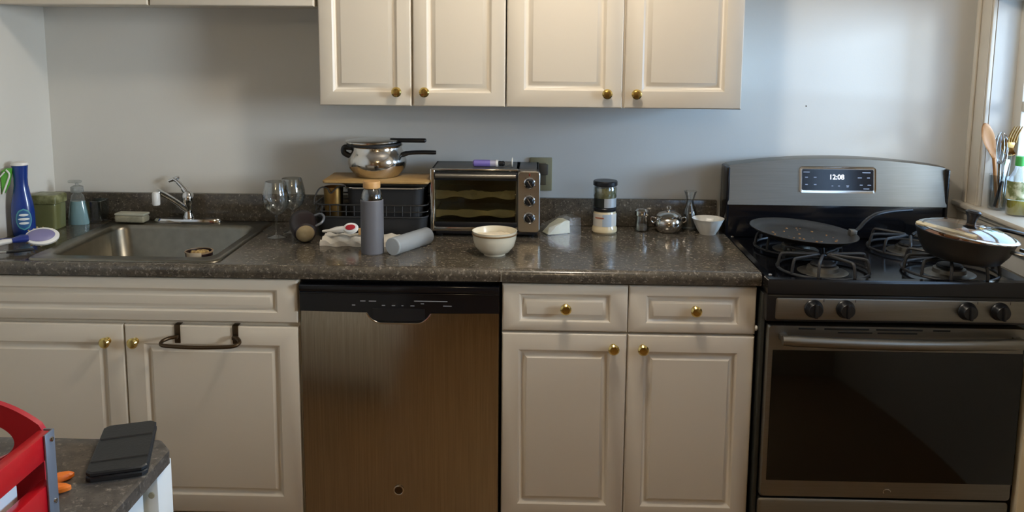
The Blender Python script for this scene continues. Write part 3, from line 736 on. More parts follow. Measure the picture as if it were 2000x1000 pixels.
# purple tube on the toaster
px = thing('plastic_tube', (.55, -.16, TZ1), 'small purple and clear plastic tube lying on top of the toaster oven', 'tube')
zc = TZ1+.0125; yy = -.165
def lx(prof, m, name, parent, n=20): return MB().lathe(prof, n, aim((0, yy, zc), (1, 0, 0))).build(name, m, parent)
lx([(0, .492), (.008, .492), (.012, .497), (.0122, .52), (.0118, .552), (0, .552)], mat('lavender', '#7b6cb4', .35), 'purple_end', px)
lx([(.0118, .552), (.0112, .574), (0, .574)], mat('pale_lilac', '#a9a4b6', .35), 'barrel', px)
lx([(0, .572), (.0125, .572), (.0125, .580), (0, .580)], WHITE, 'collar', px)
lx([(0, .58), (.007, .58), (.009, .585), (.008, .592), (.0095, .598), (.006, .603), (0, .603)], BLACK, 'black_tip', px)
lx([(0, .603), (.0085, .603), (.0085, .628), (0, .628)], PLAST, 'clear_sleeve', px)
MB().lathe([(0, 0), (.0165, 0), (.017, .002), (.0165, .004), (0, .004)], 24, aim((.627, yy, zc+.0045), (1, 0, 0))).build('flange', WHITEC, px)

# ---------------------------------------------------------------- dish rack with pan, mug, board, pressure cooker
RK = thing('dish_rack', (.15, -.14, CZ), 'black wire dish rack with drip tub left of the toaster oven', 'dish rack')
KX0, KX1, KY0, KY1 = -.035, .335, -.255, -.035
m = MB().loft([rrect(KX0, KX1, KY0, KY1, .03, CZ), rrect(KX0-.006, KX1+.006, KY0-.006, KY1+.006, .034, CZ+.070), rrect(KX0-.010, KX1+.010, KY0-.010, KY1+.010, .036, CZ+.072), rrect(KX0-.009, KX1+.009, KY0-.009, KY1+.009, .036, CZ+.076), rrect(KX0-.002, KX1+.002, KY0-.002, KY1+.002, .03, CZ+.074), rrect(KX0+.006, KX1-.006, KY0+.006, KY1-.006, .03, CZ+.008)])
m.build('drip_tub', BLKM, RK, 40)
DW_ = mat('dark_wire', '#3b3a39', .35, .6)
for z in (CZ+.115, CZ+.092):
    p = [(a, b, z) for a, b, _ in rrect(KX0-.008, KX1+.008, KY0-.008, KY1+.008, .03, 0, 5)]
    MB().tube(p, .0028 if z > CZ+.1 else .002, 8, closed=True).build('rail', DW_, RK)
for k in range(13):
    x = KX0+.02+(KX1-KX0-.04)*k/12
    MB().tube([(x, KY0-.008, CZ+.115), (x, KY0-.009, CZ+.078)], .0016, 6).build('wire', DW_, RK)
for k in range(5):
    y = KY0+.03+(KY1-KY0-.06)*k/4
    MB().tube([(KX0-.008, y, CZ+.115), (KX0-.009, y, CZ+.078)], .0016, 6).build('wire', DW_, RK)
MB().tube(bez([(-.042, KY0-.006, CZ+.115), (-.040, KY0, CZ+.140), (-.025, KY0+.012, CZ+.168), (-.004, KY0+.02, CZ+.168), (.010, KY0+.02, CZ+.150), (.030, KY0+.03, CZ+.168), (.06, KY0+.04, CZ+.172)], 7), .0026, 8).build('side_loop', DW_, RK)
gm = thing('gold_tumbler', (.008, -.20, CZ+.008), 'brushed gold metal tumbler standing in the dish rack', 'tumbler')
MB().lathe(jar_wall([(0, CZ+.009), (.024, CZ+.009), (.028, CZ+.02), (.032, CZ+.12), (.034, CZ+.166)], .0015), 32, T(.010, -.195, 0)).build('tumbler_body', GOLD, gm)
rp = thing('roasting_pan', (.20, -.14, CZ+.01), 'deep black roasting pan with pale rim under the cutting board', 'pan')
m = MB().loft([rrect(.075, .315, -.232, -.055, .03, CZ+.009), rrect(.063, .328, -.245, -.043, .034, CZ+.165), rrect(.057, .334, -.251, -.037, .036, CZ+.167), rrect(.057, .334, -.251, -.037, .036, CZ+.170), rrect(.064, .327, -.244, -.044, .034, CZ+.169), rrect(.077, .313, -.230, -.057, .03, CZ+.013)])
m.build('pan_body', BLKM, rp, 40)
m = MB().tube([(a, b, CZ+.1715) for a, b, _ in rrect(.057, .334, -.251, -.037, .036, 0)], .0032, 8, closed=True); m.build('rim', POLISH, rp)
bt = thing('baking_tray', (.19, -.14, CZ+.175), 'thin pale metal tray between roasting pan and cutting board', 'tray')
m = MB().loft([rrect(.062, .336, -.240, -.045, .02, CZ+.1755), rrect(.045, .346, -.258, -.030, .025, CZ+.186), rrect(.044, .347, -.259, -.029, .025, CZ+.187), rrect(.062, .336, -.240, -.045, .02, CZ+.1775)])
m.build('tray_body', STEELH, bt, 30)
bo = MB().loft([rrect(-.010, .346, -.262, -.085, .012, CZ+.1885), rrect(-.013, .349, -.265, -.082, .014, CZ+.191), rrect(-.013, .349, -.265, -.082, .014, CZ+.196), rrect(-.010, .346, -.262, -.085, .012, CZ+.1985)])
o = bo.build('cutting_board', WOOD, None, 40, loc=(.168, -.15, CZ+.1885)); tag(o, 'thin pale wooden cutting board lying under the pressure cooker', 'cutting board')
PX, PY, PZ = .156, -.150, CZ+.1985
pc = thing('pressure_cooker', (PX, PY, PZ), 'polished steel pressure cooker with two black handles on the cutting board', 'pressure cooker')
body = [(0, 0), (.068, 0), (.076, .003), (.081, .010), (.097, .030), (.102, .048), (.100, .064), (.093, .082), (.087, .094), (.086, .104), (.089, .109), (.091, .110), (.0885, .112), (.084, .108), (.083, .10), (.09, .082), (.098, .06), (.095, .032), (.076, .009), (0, .006)]
MB().lathe(body, 48, T(PX, PY, PZ)).build('pot', POLISH, pc)
lid = MB().lathe([(.084, .112), (.093, .1125), (.095, .115), (.095, .119), (.090, .121), (.06, .124), (.02, .126), (0, .126)], 48, T(PX-.012, PY, PZ+.006) @ RY(-1)).build('lid', POLISH, pc)
MB().lathe([(0, .126), (.010, .126), (.010, .138), (.007, .142), (0, .142)], 16, T(PX-.012, PY, PZ+.004)).build('valve', BLACK, lid) if 0 else None
MB().box(PX+.045, PX+.172, PY-.014, PY+.010, PZ+.119, PZ+.1335, .005, None, 3).build('lid_handle', BLACK, lid)
MB().lathe([(.0845, .108), (.0935, .108), (.0945, .112), (.094, .118), (.0845, .118)], 48, T(PX-.010, PY, PZ)).build('gasket', BLKM, lid)
h = MB().tube(bez([(PX+.080, PY-.012, PZ+.072), (PX+.11, PY-.012, PZ+.083), (PX+.155, PY-.012, PZ+.086), (PX+.208, PY-.012, PZ+.086)], 6), [.012]*6+[.010]*12+[.009], 12, flat=.75); h.build('pot_handle', BLACK, pc)
h = MB().tube(bez([(PX-.086, PY-.01, PZ+.100), (PX-.112, PY-.01, PZ+.100), (PX-.114, PY-.01, PZ+.082), (PX-.094, PY-.01, PZ+.070)], 6), [.010]*19, 12); h.build('helper_handle', BLACK, pc)

# plum tumbler lying in front of the rack, tan round lid towards the room
PLUM = mat('plum_plastic', '#2b2326', .35)
pt = thing('plum_tumbler', (-.07, -.32, CZ), 'dark plum jug lying on its side with round tan base toward the room', 'jug')
axis = Vector((-.35, .93, .30)).normalized(); c0 = Vector((-.050, -.352, CZ+.034))
Mp = aim(c0, axis)
MB().lathe([(0, .0), (.031, 0), (.036, .004), (.040, .02), (.046, .055), (.044, .085), (.036, .095), (0, .096)], 32, Mp).build('jug_body', PLUM, pt)
MB().lathe([(0, -.016), (.018, -.014), (.027, -.008), (.031, .001), (.029, .004), (0, .004)], 28, Mp).build('tan_base', mat('tan_cork', '#9c8a68', .7, var='#877450', scale=45), pt)
h = MB().tube([Mp @ Vector(p) for p in bez([(-.036, .016, .018), (-.056, .028, .020), (-.066, .034, .045), (-.058, .030, .075), (-.036, .018, .085)], 6)], .0042, 10); h.build('handle', GREYM, pt)

# paper towel with white-and-red tool
random.seed(21)
v = []; f = []; nx, ny = 30, 10
for j in range(ny+1):
    for i in range(nx+1):
        x = .005+.275*i/nx; y = -.385+.105*j/ny
        v.append((x, y+.006*math.sin(i*.8), CZ+.012+.006*math.sin(i*1.1+j)*math.sin(j*.9+1)+random.uniform(0, .003)+(.006 if j > 3 else 0)))
for j in range(ny):
    for i in range(nx): f.append([j*(nx+1)+i, j*(nx+1)+i+1, (j+1)*(nx+1)+i+1, (j+1)*(nx+1)+i])
n = len(v); v += [(a, b, CZ+.0005) for a, b, c in v]; f += [[n+i for i in q[::-1]] for q in f]
per = [i for i in range(nx+1)] + [j*(nx+1)+nx for j in range(1, ny+1)] + [ny*(nx+1)+i for i in range(nx-1, -1, -1)] + [j*(nx+1) for j in range(ny-1, 0, -1)]
f += [[per[k], per[(k+1) % len(per)], n+per[(k+1) % len(per)], n+per[k]] for k in range(len(per))]
o = MB().add(v, f).build('paper_towel', PAPER, None, 60, loc=(.15, -.33, CZ)); tag(o, 'crumpled white paper towel lying behind the grey bottle', 'paper towel')
wt = thing('plastic_tool', (.06, -.335, CZ+.022), 'small white plastic tool with a red oval on its rounded end', 'tool')
a = Vector((.004, -.340, CZ+.040)); b = Vector((.118, -.335, CZ+.052))
dirt = (b-a)
MB().tube([a+dirt*t for t in (0, .04, .2, .28, .42, .6, .68)], [.004, .0055, .0055, .009, .0135, .0135, .012], 14, flat=.8).build('nozzle', WHITE, wt)
MB().lathe([(0, -.013), (.017, -.011), (.021, 0), (.017, .011), (0, .013)], 26, aim(a+dirt*.82, (.05, -.85, .5)) @ RZ(8), 1.25, .95).build('round_head', WHITE, wt)
MB().lathe([(0, .008), (.0125, .009), (.012, .0145), (0, .0155)], 24, aim(a+dirt*.83, (.05, -.85, .5)) @ RZ(8), 1.35, .75).build('red_oval', mat('button_red', '#b0202c', .35), wt)
MB().box(.122, .146, -.333, -.323, CZ+.026, CZ+.050, .003).build('wood_tip', TAN, wt)

# ---------------------------------------------------------------- grey-sleeved bottle
BX, BY = .194, -.463
bb = thing('water_bottle', (BX, BY, CZ), 'glass water bottle in a grey sleeve with a bamboo cap', 'bottle')
MB().lathe(jar_wall([(0, CZ+.002), (.033, CZ+.002), (.034, CZ+.01), (.034, CZ+.178), (.032, CZ+.19), (.027, CZ+.203), (.020, CZ+.212), (.018, CZ+.215)], .002), 36, T(BX, BY, 0)).build('glass_body', CLEAR, bb)
MB().lathe([(0, CZ), (.034, CZ), (.0362, CZ+.003), (.0362, CZ+.172), (.0345, CZ+.174), (.0345, CZ+.004)], 36, T(BX, BY, 0)).build('sleeve', GREY, bb)
MB().lathe([(0, CZ+.210), (.0255, CZ+.210), (.027, CZ+.212), (.027, CZ+.229), (.0255, CZ+.232), (0, CZ+.232)], 32, T(BX, BY, 0)).build('cap', TAN, bb)
# frosted cylinder lying
fa, fb = Vector((.262, -.492, CZ+.0285)), Vector((.352, -.330, CZ+.0285))
fcy = thing('frosted_tumbler', (.30, -.40, CZ), 'frosted clear plastic cylinder lying on its side by the bottle', 'tumbler')
L = (fb-fa).length; Mf = aim(fa, fb-fa)
MB().lathe([(.0262, .004), (.0282, .002), (.0282, L-.003), (.027, L), (.0255, L-.002), (.0262, .004)], 36, Mf).build('tube', FROST, fcy)
MB().lathe([(0, 0), (.026, 0), (.0283, .002), (.0283, .006), (0, .006)], 36, Mf).build('end_cap', glass('frosted_cap', '#e8ecef', .4, .3, .55, '#e2e6e8'), fcy)
MB().lathe([(0, L-.04), (.0255, L-.04), (.0255, L-.034), (0, L-.034)], 36, Mf).build('inner_disc', FROST, fcy)

# ---------------------------------------------------------------- cream bowl
CBX, CBY = .582, -.458
cb = thing('bowl', (CBX, CBY, CZ), 'cream ceramic bowl with brown rim line in front of the toaster oven', 'bowl')
prof = [(0, CZ), (.034, CZ), (.036, CZ+.006), (.046, CZ+.010), (.062, CZ+.029), (.0685, CZ+.052), (.071, CZ+.076), (.0715, CZ+.078), (.069, CZ+.078), (.0655, CZ+.052), (.058, CZ+.029), (.04, CZ+.013), (0, CZ+.012)]
MB().lathe(prof, 48, T(CBX, CBY, 0)).build('bowl_body', CREAM, cb)
MB().lathe([(.0697, CZ+.066), (.0714, CZ+.0665), (.0722, CZ+.0695), (.0712, CZ+.0715), (.0703, CZ+.07)], 48, T(CBX, CBY, 0)).build('rim_line', mat('brown_glaze', '#7a5f3c', .3), cb)
random.seed(5); ringsb = []
m = MB().lathe([(0, CZ+.062), (.02, CZ+.0635), (.045, CZ+.061), (.0645, CZ+.059)], 40, T(CBX, CBY, 0))
for p in m.v: p.z += random.uniform(-.002, .002)
m.build('contents', mat('oat_cream', '#e3d6bd', .7, bump=.6, bscale=90), cb)

# ---------------------------------------------------------------- cheese in a plastic tub
ch = thing('cheese_box', (.80, -.135, CZ), 'clear plastic wedge box of pale cheese right of the toaster oven', 'box')
Mc = T(.800, -.135, CZ) @ RZ(24)
m = MB(); 
pw = [(-.066, .0), (.066, 0), (.062, .056), (.028, .058), (-.060, .030)]
m.prism(pw, -.034, .034, 'y', Mc); m.build('clear_box', PLAST, ch, 0)
m = MB().prism([(-.058, .003), (.024, .003), (.022, .046), (.004, .048), (-.03, .030)], -.028, .026, 'y', Mc); m.build('cheese', mat('pale_cheese', '#dfd9b6', .55, var='#e9e6d6', scale=30), ch, 20)

# ---------------------------------------------------------------- jars
JX, JY = .957, -.115
j1 = thing('mayonnaise_jar', (JX, JY, CZ), 'lower jar of cream sauce with paper label, under the green jar', 'jar', 'stacked food jars')
MB().lathe([(0, CZ), (.040, CZ), (.0445, CZ+.006), (.0445, CZ+.018), (.0405, CZ+.026), (.040, CZ+.072), (.037, CZ+.079), (0, CZ+.079)], 36, T(JX, JY, 0)).build('jar_body', mat('mayo_jar', '#d9c79f', .22, coat=.6), j1)
def label_wrap(x, y, r, z0, z1, a0, a1, m, name, parent, n=16):
    A = [math.radians(a0+(a1-a0)*i/n) for i in range(n+1)]
    mb = MB().loft([[(x+r*math.cos(a), y+r*math.sin(a), z) for a in A] + [(x+(r+.0006)*math.cos(a), y+(r+.0006)*math.sin(a), z) for a in A[::-1]] for z in (z0, z1)])
    return mb.build(name, m, parent)
lb = label_wrap(JX, JY, .0407, CZ+.027, CZ+.071, 190, 350, mat('cream_label', '#cfc8ba', .5), 'label', j1)
label_wrap(JX, JY, .0414, CZ+.027, CZ+.071, 255, 300, mat('blue_label_band', '#a9b4bd', .5), 'label_band', lb)
label_wrap(JX, JY, .0415, CZ+.055, CZ+.060, 215, 262, mat('rust_print', '#a96a50', .5), 'label_print', lb)
MB().lathe([(0, CZ+.079), (.0395, CZ+.079), (.0405, CZ+.081), (.0405, CZ+.089), (.039, CZ+.091), (0, CZ+.091)], 36, T(JX, JY, 0)).build('lid', BLACK, j1)
Z1 = CZ+.0912
j2 = thing('pickle_jar', (JX, JY, Z1), 'upper jar of green pickles with a black lid, stacked on the sauce jar', 'jar', 'stacked food jars')
MB().lathe(jar_wall([(0, Z1), (.036, Z1), (.039, Z1+.005), (.039, Z1+.034), (.041, Z1+.04), (.041, Z1+.070), (.037, Z1+.079)], .002), 36, T(JX, JY, 0)).build('jar_glass', CLEAR, j2)
MB().lathe([(0, Z1+.003), (.0365, Z1+.003), (.0375, Z1+.036), (.0385, Z1+.042), (.0385, Z1+.070), (0, Z1+.071)], 32, T(JX, JY, 0)).build('pickles', mat('green_pickle', '#7d7a4a', .4, var='#a9a67e', scale=55, amount=.3), j2)
label_wrap(JX, JY, .0392, Z1+.003, Z1+.035, 190, 262, mat('black_label', '#1d211d', .4), 'dark_label', j2)
label_wrap(JX, JY, .0392, Z1+.003, Z1+.035, 262, 350, mat('silver_label', '#b6b8b6', .35, .4), 'silver_label', j2)
MB().lathe([(0, Z1+.078), (.0415, Z1+.078), (.043, Z1+.080), (.043, Z1+.092), (.0405, Z1+.095), (0, Z1+.0955)], 36, T(JX, JY, 0)).build('lid', BLACK, j2)

# salt shaker, sugar pot, carafe, white bowl
sh = thing('salt_shaker', (1.092, -.085, CZ), 'small glass shaker with silver top left of the steel sugar pot', 'shaker')
MB().lathe(jar_wall([(0, CZ), (.023, CZ), (.026, CZ+.004), (.024, CZ+.030), (.022, CZ+.058)], .003), 24, T(1.092, -.085, 0)).build('glass_body', CLEAR, sh)
MB().lathe([(0, CZ+.004), (.021, CZ+.004), (.0205, CZ+.022), (0, CZ+.022)], 20, T(1.092, -.085, 0)).build('salt', mat('salt_grey', '#76736c', .8), sh)
MB().lathe([(0, CZ+.057), (.025, CZ+.057), (.026, CZ+.060), (.025, CZ+.074), (.018, CZ+.081), (0, CZ+.083)], 24, T(1.092, -.085, 0)).build('metal_top', POLISH, sh)
GX, GY = 1.186, -.095
sg = thing('sugar_pot', (GX, GY, CZ), 'round polished steel sugar pot with knobbed lid near the wall', 'pot')
MB().lathe([(0, CZ), (.032, CZ), (.040, CZ+.006), (.050, CZ+.022), (.052, CZ+.036), (.047, CZ+.050), (.041, CZ+.056), (.041, CZ+.059), (0, CZ+.059)], 40, T(GX, GY, 0)).build('pot_body', POLISH, sg)
l = MB().lathe([(0, CZ+.0592), (.045, CZ+.0592), (.0455, CZ+.062), (.036, CZ+.071), (.015, CZ+.077), (0, CZ+.077)], 40, T(GX, GY, 0)).build('lid', POLISH, sg)
MB().lathe([(0, CZ+.076), (.005, CZ+.076), (.005, CZ+.081), (.0095, CZ+.085), (.0095, CZ+.090), (.005, CZ+.094), (0, CZ+.0945)], 18, T(GX, GY, 0)).build('lid_knob', POLISH, l)
for s in (-1, 1):
    MB().tube(bez([(GX+s*.046, GY, CZ+.050), (GX+s*.060, GY, CZ+.052), (GX+s*.062, GY, CZ+.040), (GX+s*.051, GY, CZ+.032)], 5), .0028, 8).build('side_handle', POLISH, sg)
cf = thing('glass_carafe', (1.268, -.055, CZ), 'clear glass carafe with flared neck behind the white bowl', 'carafe')
MB().lathe(jar_wall([(0, CZ), (.026, CZ), (.029, CZ+.006), (.028, CZ+.05), (.022, CZ+.075), (.014, CZ+.092), (.0125, CZ+.105), (.016, CZ+.122), (.024, CZ+.142)], .002), 32, T(1.268, -.055, 0)).build('carafe_glass', CLEAR, cf)
WX, WYy = 1.322, -.118
wbw = thing('small_bowl', (WX, WYy, CZ), 'small white fluted bowl at the right end of the counter', 'bowl')
m = MB(); n = 48; rings = []
for r_, z in ((.0, 0), (.028, 0), (.030, .004), (.038, .018), (.048, .040), (.055, .054), (.0565, .056), (.054, .0555), (.046, .040), (.036, .020), (.026, .008), (0, .007)):
    fl_ = .0012*(1 if .01 < z < .05 else 0)
    rings.append([(WX+(r_+fl_*math.cos(12*2*PI*i/n))*math.cos(2*PI*i/n), WYy+(r_+fl_*math.cos(12*2*PI*i/n))*math.sin(2*PI*i/n), CZ+z) for i in range(n)])
m.loft(rings, caps=False); m.build('bowl_body', WHITEC, wbw, 60)

# ---------------------------------------------------------------- wine glasses
def wine(x, y, h, label):
    r = thing('wine_glass', (x, y, CZ), label, 'glass', 'wine glasses beside the sink')
    k = h/.195
    foot = [(0, CZ+.001), (.033, CZ), (.0345, CZ+.0015), (.02, CZ+.004), (.006, CZ+.008), (.0038, CZ+.02), (.0036, CZ+.07*k), (.006, CZ+.078*k)]
    MB().lathe(foot, 32, T(x, y, 0)).build('stem', CLEAR, r)
    b = [(.006, .078), (.022, .086), (.039, .105), (.0455, .130), (.044, .155), (.038, .180), (.034, .195)]
    b = [(q, CZ+z*k) for q, z in b]; inner = [(q-.0012, z+.0005) for q, z in b[::-1]]
    MB().lathe(b+inner, 40, T(x, y, 0)).build('glass_bowl', CLEAR, r)
wine(-.172, -.262, .192, 'front clear wine glass beside the right sink rim')
wine(-.140, -.178, .190, 'rear clear wine glass standing behind the front one')

# ---------------------------------------------------------------- sponge
Ms = T(-.757, -.080, .9215) @ RZ(-3)
sg2 = thing('sponge', (-.757, -.080, .9215), 'pale grey-beige kitchen sponge on the left rear sink rim', 'sponge')
MB().box(-.056, .056, -.024, .024, .0, .026, .008, Ms, 3).build('foam', mat('sponge_beige', '#a39d88', .9, var='#8d876f', scale=50, bump=.8, bscale=260), sg2)
MB().box(-.055, .057, -.0235, .0235, .025, .034, .004, Ms, 2).build('scour_pad', mat('scour_pale', '#b3b09c', .9, bump=.6, bscale=300), sg2)

# ---------------------------------------------------------------- food strainer in the sink
fs = thing('food_scrap_cup', (-.358, -.478, .7475), 'dark tub of yellow food scraps standing in the right end of the sink', 'tub')
FX, FY2, FZ = -.358, -.478, .7475
Mt = T(FX, FY2, FZ)
MB().lathe(jar_wall([(0, -.0), (.030, .0), (.034, .008), (.038, .10), (.042, .168)], .002), 36, Mt).build('tub_body', mat('dark_tub', '#2a1d20', .3), fs)
MB().lathe([(.039, .166), (.0435, .1665), (.044, .1705), (.039, .1705)], 36, Mt).build('tub_rim', mat('brown_rim', '#8a6f4f', .4), fs)
m = MB(); random.seed(2)
for i in range(12):
    a, q = i*2.4, .024*math.sqrt(i/12); s = random.uniform(.009, .014)
    m.lathe([(0, -s*.6), (s*.8, -s*.4), (s, 0), (s*.7, s*.5), (0, s*.6)], 9, Mt @ T(q*math.cos(a), q*math.sin(a), .163) @ RX(random.uniform(-40, 40)), 1, .75)
m.lathe([(0, .155), (.038, .155)], 20, Mt)
o = m.build('food_scraps', mat('yellow_scraps', '#c5a765', .6, var='#6f5034', scale=60, amount=.3), fs); o['kind'] = 'stuff'
m = MB().loft([[(FX+(.0425+.001*k)*math.cos(a), FY2+(.0425+.001*k)*math.sin(a), FZ+z) for a in [math.radians(235+65*i/8) for i in range(9)]] + [(FX+(.0445+.001*k)*math.cos(a), FY2+(.0445+.001*k)*math.sin(a), FZ+z) for a in [math.radians(300-65*i/8) for i in range(9)]] for k, z in ((-3, .10), (1, .173))])
m.build('paper_flap', mat('tan_paper', '#b8a58a', .7), fs)

# ---------------------------------------------------------------- left corner items
SPX, SPY = -1.026, -.300
sb = thing('spray_bottle', (SPX, SPY, CZ), 'blue dish spray bottle with green trigger against the left wall', 'bottle')
def ell(rx, ry, z, n=28, dx=0): return [(SPX+dx+rx*math.cos(2*PI*i/n), SPY+ry*math.sin(2*PI*i/n), z) for i in range(n)]
prof = [(.030, .022, 0), (.037, .028, .006), (.0385, .030, .03), (.0385, .030, .08), (.035, .028, .115), (.027, .023, .15), (.0225, .020, .175), (.022, .020, .20), (.024, .021, .225), (.026, .022, .243)]
MB().loft([ell(a, b, CZ+z) for a, b, z in prof]).build('bottle_body', BLUE, sb, 60)
MB().loft([ell(.026, .022, CZ+.2432), ell(.0285, .024, CZ+.245), ell(.026, .022, CZ+.252), ell(.012, .012, CZ+.256)]).build('white_top', WHITE, sb)
m = MB().prism([(SPX-.047, .150), (SPX-.030, .178), (SPX-.018, .222), (SPX-.014, .236), (SPX-.030, .236), (SPX-.044, .228), (SPX-.048, .20)], SPY-.030, SPY-.012, 'y', T(0, 0, CZ)); m.build('green_trigger', mat('trigger_green', '#5fae3c', .4), sb, 30)
m = MB().tube(bez([(SPX-.028, SPY-.031, CZ+.232), (SPX-.018, SPY-.031, CZ+.215), (SPX-.031, SPY-.031, CZ+.180), (SPX-.044, SPY-.031, CZ+.150)], 5), .003, 8); m.tube([(SPX-.032, SPY-.034, CZ+.225), (SPX-.050, SPY-.036, CZ+.206)], .0025, 8); m.build('trigger_edge', WHITE, sb)
# oval label with lines of print (illegible in the photograph)
def oval(rx, rz, off, name, m_, parent, cz=.063, ang=-62, n=28):
    out = []
    cxr, cyr = .0386, .0302
    rings2 = []
    for o_ in (off-.0006, off):
        ring = []
        for i in range(n):
            a = 2*PI*i/n; s = rx*math.cos(a)/.034; th = math.radians(ang)+s
            ring.append((SPX+(cxr+o_)*math.cos(th), SPY+(cyr+o_)*math.sin(th), CZ+cz+rz*math.sin(a)))
        rings2.append(ring)
    mb = MB(); nrm = len(rings2[0])
    mid = [tuple((Vector(p)+Vector(q))/2) for p, q in zip(rings2[1], rings2[1])]
    # build as horizontal strips so the oval follows the curve
    v = []; f = []
    K = 12
    for j in range(K+1):
        u = -1+2*j/K; wd = math.sqrt(max(0, 1-u*u))
        for i in range(9):
            s = rx*wd*(-1+2*i/8)/.034; th = math.radians(ang)+s
            v.append((SPX+(cxr+off)*math.cos(th), SPY+(cyr+off)*math.sin(th), CZ+cz+rz*u))
    for j in range(K):
        for i in range(8): f.append([j*9+i, j*9+i+1, (j+1)*9+i+1, (j+1)*9+i])
    return MB().add(v, f).build(name, m_, parent)
ov = oval(.023, .037, .0008, 'label', mat('teal_label', '#4f9aa0', .4), sb)
oval(.0195, .032, .0013, 'label_face', mat('navy_face', '#2b5a8e', .4), ov)
for cz, rx_ in ((.078, .013), (.064, .016), (.050, .014)):
    oval(rx_, .0042, .0018, 'label_text_line', mat('label_white', '#dfe4e2', .5), ov, cz)
# olive square canister
OX, OY = -1.006, -.180
oc = thing('olive_canister', (OX, OY, CZ), 'square olive green glass canister beside the blue spray bottle', 'canister')
OG = mat('olive_glass', '#63653f', .2, var='#6d6f47', scale=12, coat=.4)
def sq(h, z, r=.012): return [(a, b, z) for a, b, _ in rrect(OX-h, OX+h, OY-h*.85, OY+h*.85, r, 0, 4)]
MB().loft([sq(.040, CZ), sq(.0435, CZ+.004), sq(.046, CZ+.088), sq(.0455, CZ+.092)]).build('canister_body', OG, oc)
random.seed(4)
m = MB().loft([sq(.047, CZ+.0925), sq(.050, CZ+.095), sq(.050, CZ+.118), sq(.046, CZ+.125), sq(.02, CZ+.127)]); m.build('lid', mat('olive_lid', '#55562f', .35, var='#8a8c64', scale=38, amount=.25, bump=.4, bscale=60), oc)
# soap bottle
PX2, PY2 = -.944, -.098
sp2 = thing('soap_bottle', (PX2, PY2, CZ), 'tapered clear bottle of aqua hand soap beside the olive canister', 'bottle')
def el2(rx, ry, z, n=28): return [(PX2+rx*math.cos(2*PI*i/n), PY2+ry*math.sin(2*PI*i/n), z) for i in range(n)]
MB().loft([el2(.037, .024, CZ), el2(.0385, .025, CZ+.004), el2(.033, .022, CZ+.05), el2(.0265, .019, CZ+.085)]).build('soap', mat('aqua_soap', '#7b9ba1', .15, coat=.6, sss=.2), sp2)
MB().loft([el2(.0267, .0192, CZ+.0855), el2(.022, .018, CZ+.104), el2(.014, .014, CZ+.112), el2(.014, .014, CZ+.118)]).build('clear_shoulder', PLAST, sp2)
MB().lathe([(0, CZ+.117), (.021, CZ+.117), (.022, CZ+.12), (.0215, CZ+.136), (.012, CZ+.141), (.006, CZ+.142), (.006, CZ+.150), (0, CZ+.150)], 24, T(PX2, PY2, 0)).build('pump_collar', glass('cloudy_plastic', '#dfe2e2', .6, .15, .35, '#d2d4d2'), sp2)
m = MB().box(PX2-.030, PX2+.016, PY2-.009, PY2+.009, CZ+.150, CZ+.160, .004); m.build('pump_head', glass('clear_pump', '#eef0f0', .5, .1, .15, '#d9dbd9'), sp2)
# square glass tumbler
m = MB(); GXX, GYY = -.896, -.066
def sq2(h, z, r=.010): return [(a, b, z) for a, b, _ in rrect(GXX-h, GXX+h, GYY-h, GYY+h, r, 0, 4)]
m.loft([sq2(.030, CZ), sq2(.033, CZ+.003), sq2(.037, CZ+.082), sq2(.0355, CZ+.083), sq2(.031, CZ+.012), sq2(.02, CZ+.010)])
o = m.build('glass_tumbler', glass('smoky_glass', '#e9ebeb', 1.3, .05), None, 40, loc=(GXX, GYY, CZ)); tag(o, 'small square drinking glass before the backsplash left of the sponge', 'glass')
# dish brush
db = thing('dish_brush', (-.93, -.46, CZ), 'blue and white dish brush lying at the left sink rim', 'brush')
H0 = Vector((-.875, -.455, CZ+.034)); H1 = Vector((-1.06, -.60, CZ+.022)); dd_ = (H1-H0).normalized()
Mh = aim(H0, (0, 0, 1))
angz = math.degrees(math.atan2(dd_.y, dd_.x))
Mb_ = T(*H0) @ RZ(angz) @ RX(-40)
def padring(sx, sy, z, n=28): return [(sx*math.cos(2*PI*i/n), sy*math.sin(2*PI*i/n), z) for i in range(n)]
MB().loft([padring(.046, .030, -.004), padring(.050, .034, 0), padring(.050, .034, .007), padring(.045, .029, .010)], M=Mb_).build('white_rim', WHITE, db)
MB().loft([padring(.040, .024, .009), padring(.041, .025, .012), padring(.034, .018, .016), padring(.01, .006, .017)], M=Mb_ @ T(.004, 0, 0)).build('violet_pad', mat('violet_pad', '#7f7aa0', .4), db)
m = MB(); random.seed(8)
for i in range(60):
    a, q = i*2.399, .036*math.sqrt(i/60)
    x, y = q*math.cos(a)*1.2, q*math.sin(a)*.80
    m.tube([(x, y, -.003), (x*1.25, y*1.45-.022, -.024)], .0030, 5, M=Mb_)
o = m.build('bristles', mat('tan_bristle', '#c3ad7c', .8), db); o['kind'] = 'stuff'
hp = [H0+dd_*t+Vector((0, 0, z)) for t, z in ((.040, .004), (.060, .006), (.085, .004))]
MB().tube(hp, [.020, .021, .013], 14, flat=.6).build('blue_neck', mat('brush_blue', '#26367f', .3), db)
hp = [H0+dd_*t+Vector((0, 0, z)) for t, z in ((.080, .004), (.11, .004), (.16, 0), (.235, -.008))]
MB().tube(hp, [.010, .013, .012, .010], 12, flat=.7).build('white_handle', WHITE, db)
hp = [H0+dd_*t+Vector((-.004, .012, z)) for t, z in ((.085, .006), (.12, .008), (.17, .004), (.235, -.004))]
MB().tube(hp, [.007, .009, .008, .007], 10, flat=.7).build('blue_grip', mat('brush_blue', '#26367f', .3), db)
pl = thing('peeler', (-.93, -.60, CZ), 'small black peeler with steel end in front of the dish brush', 'peeler')
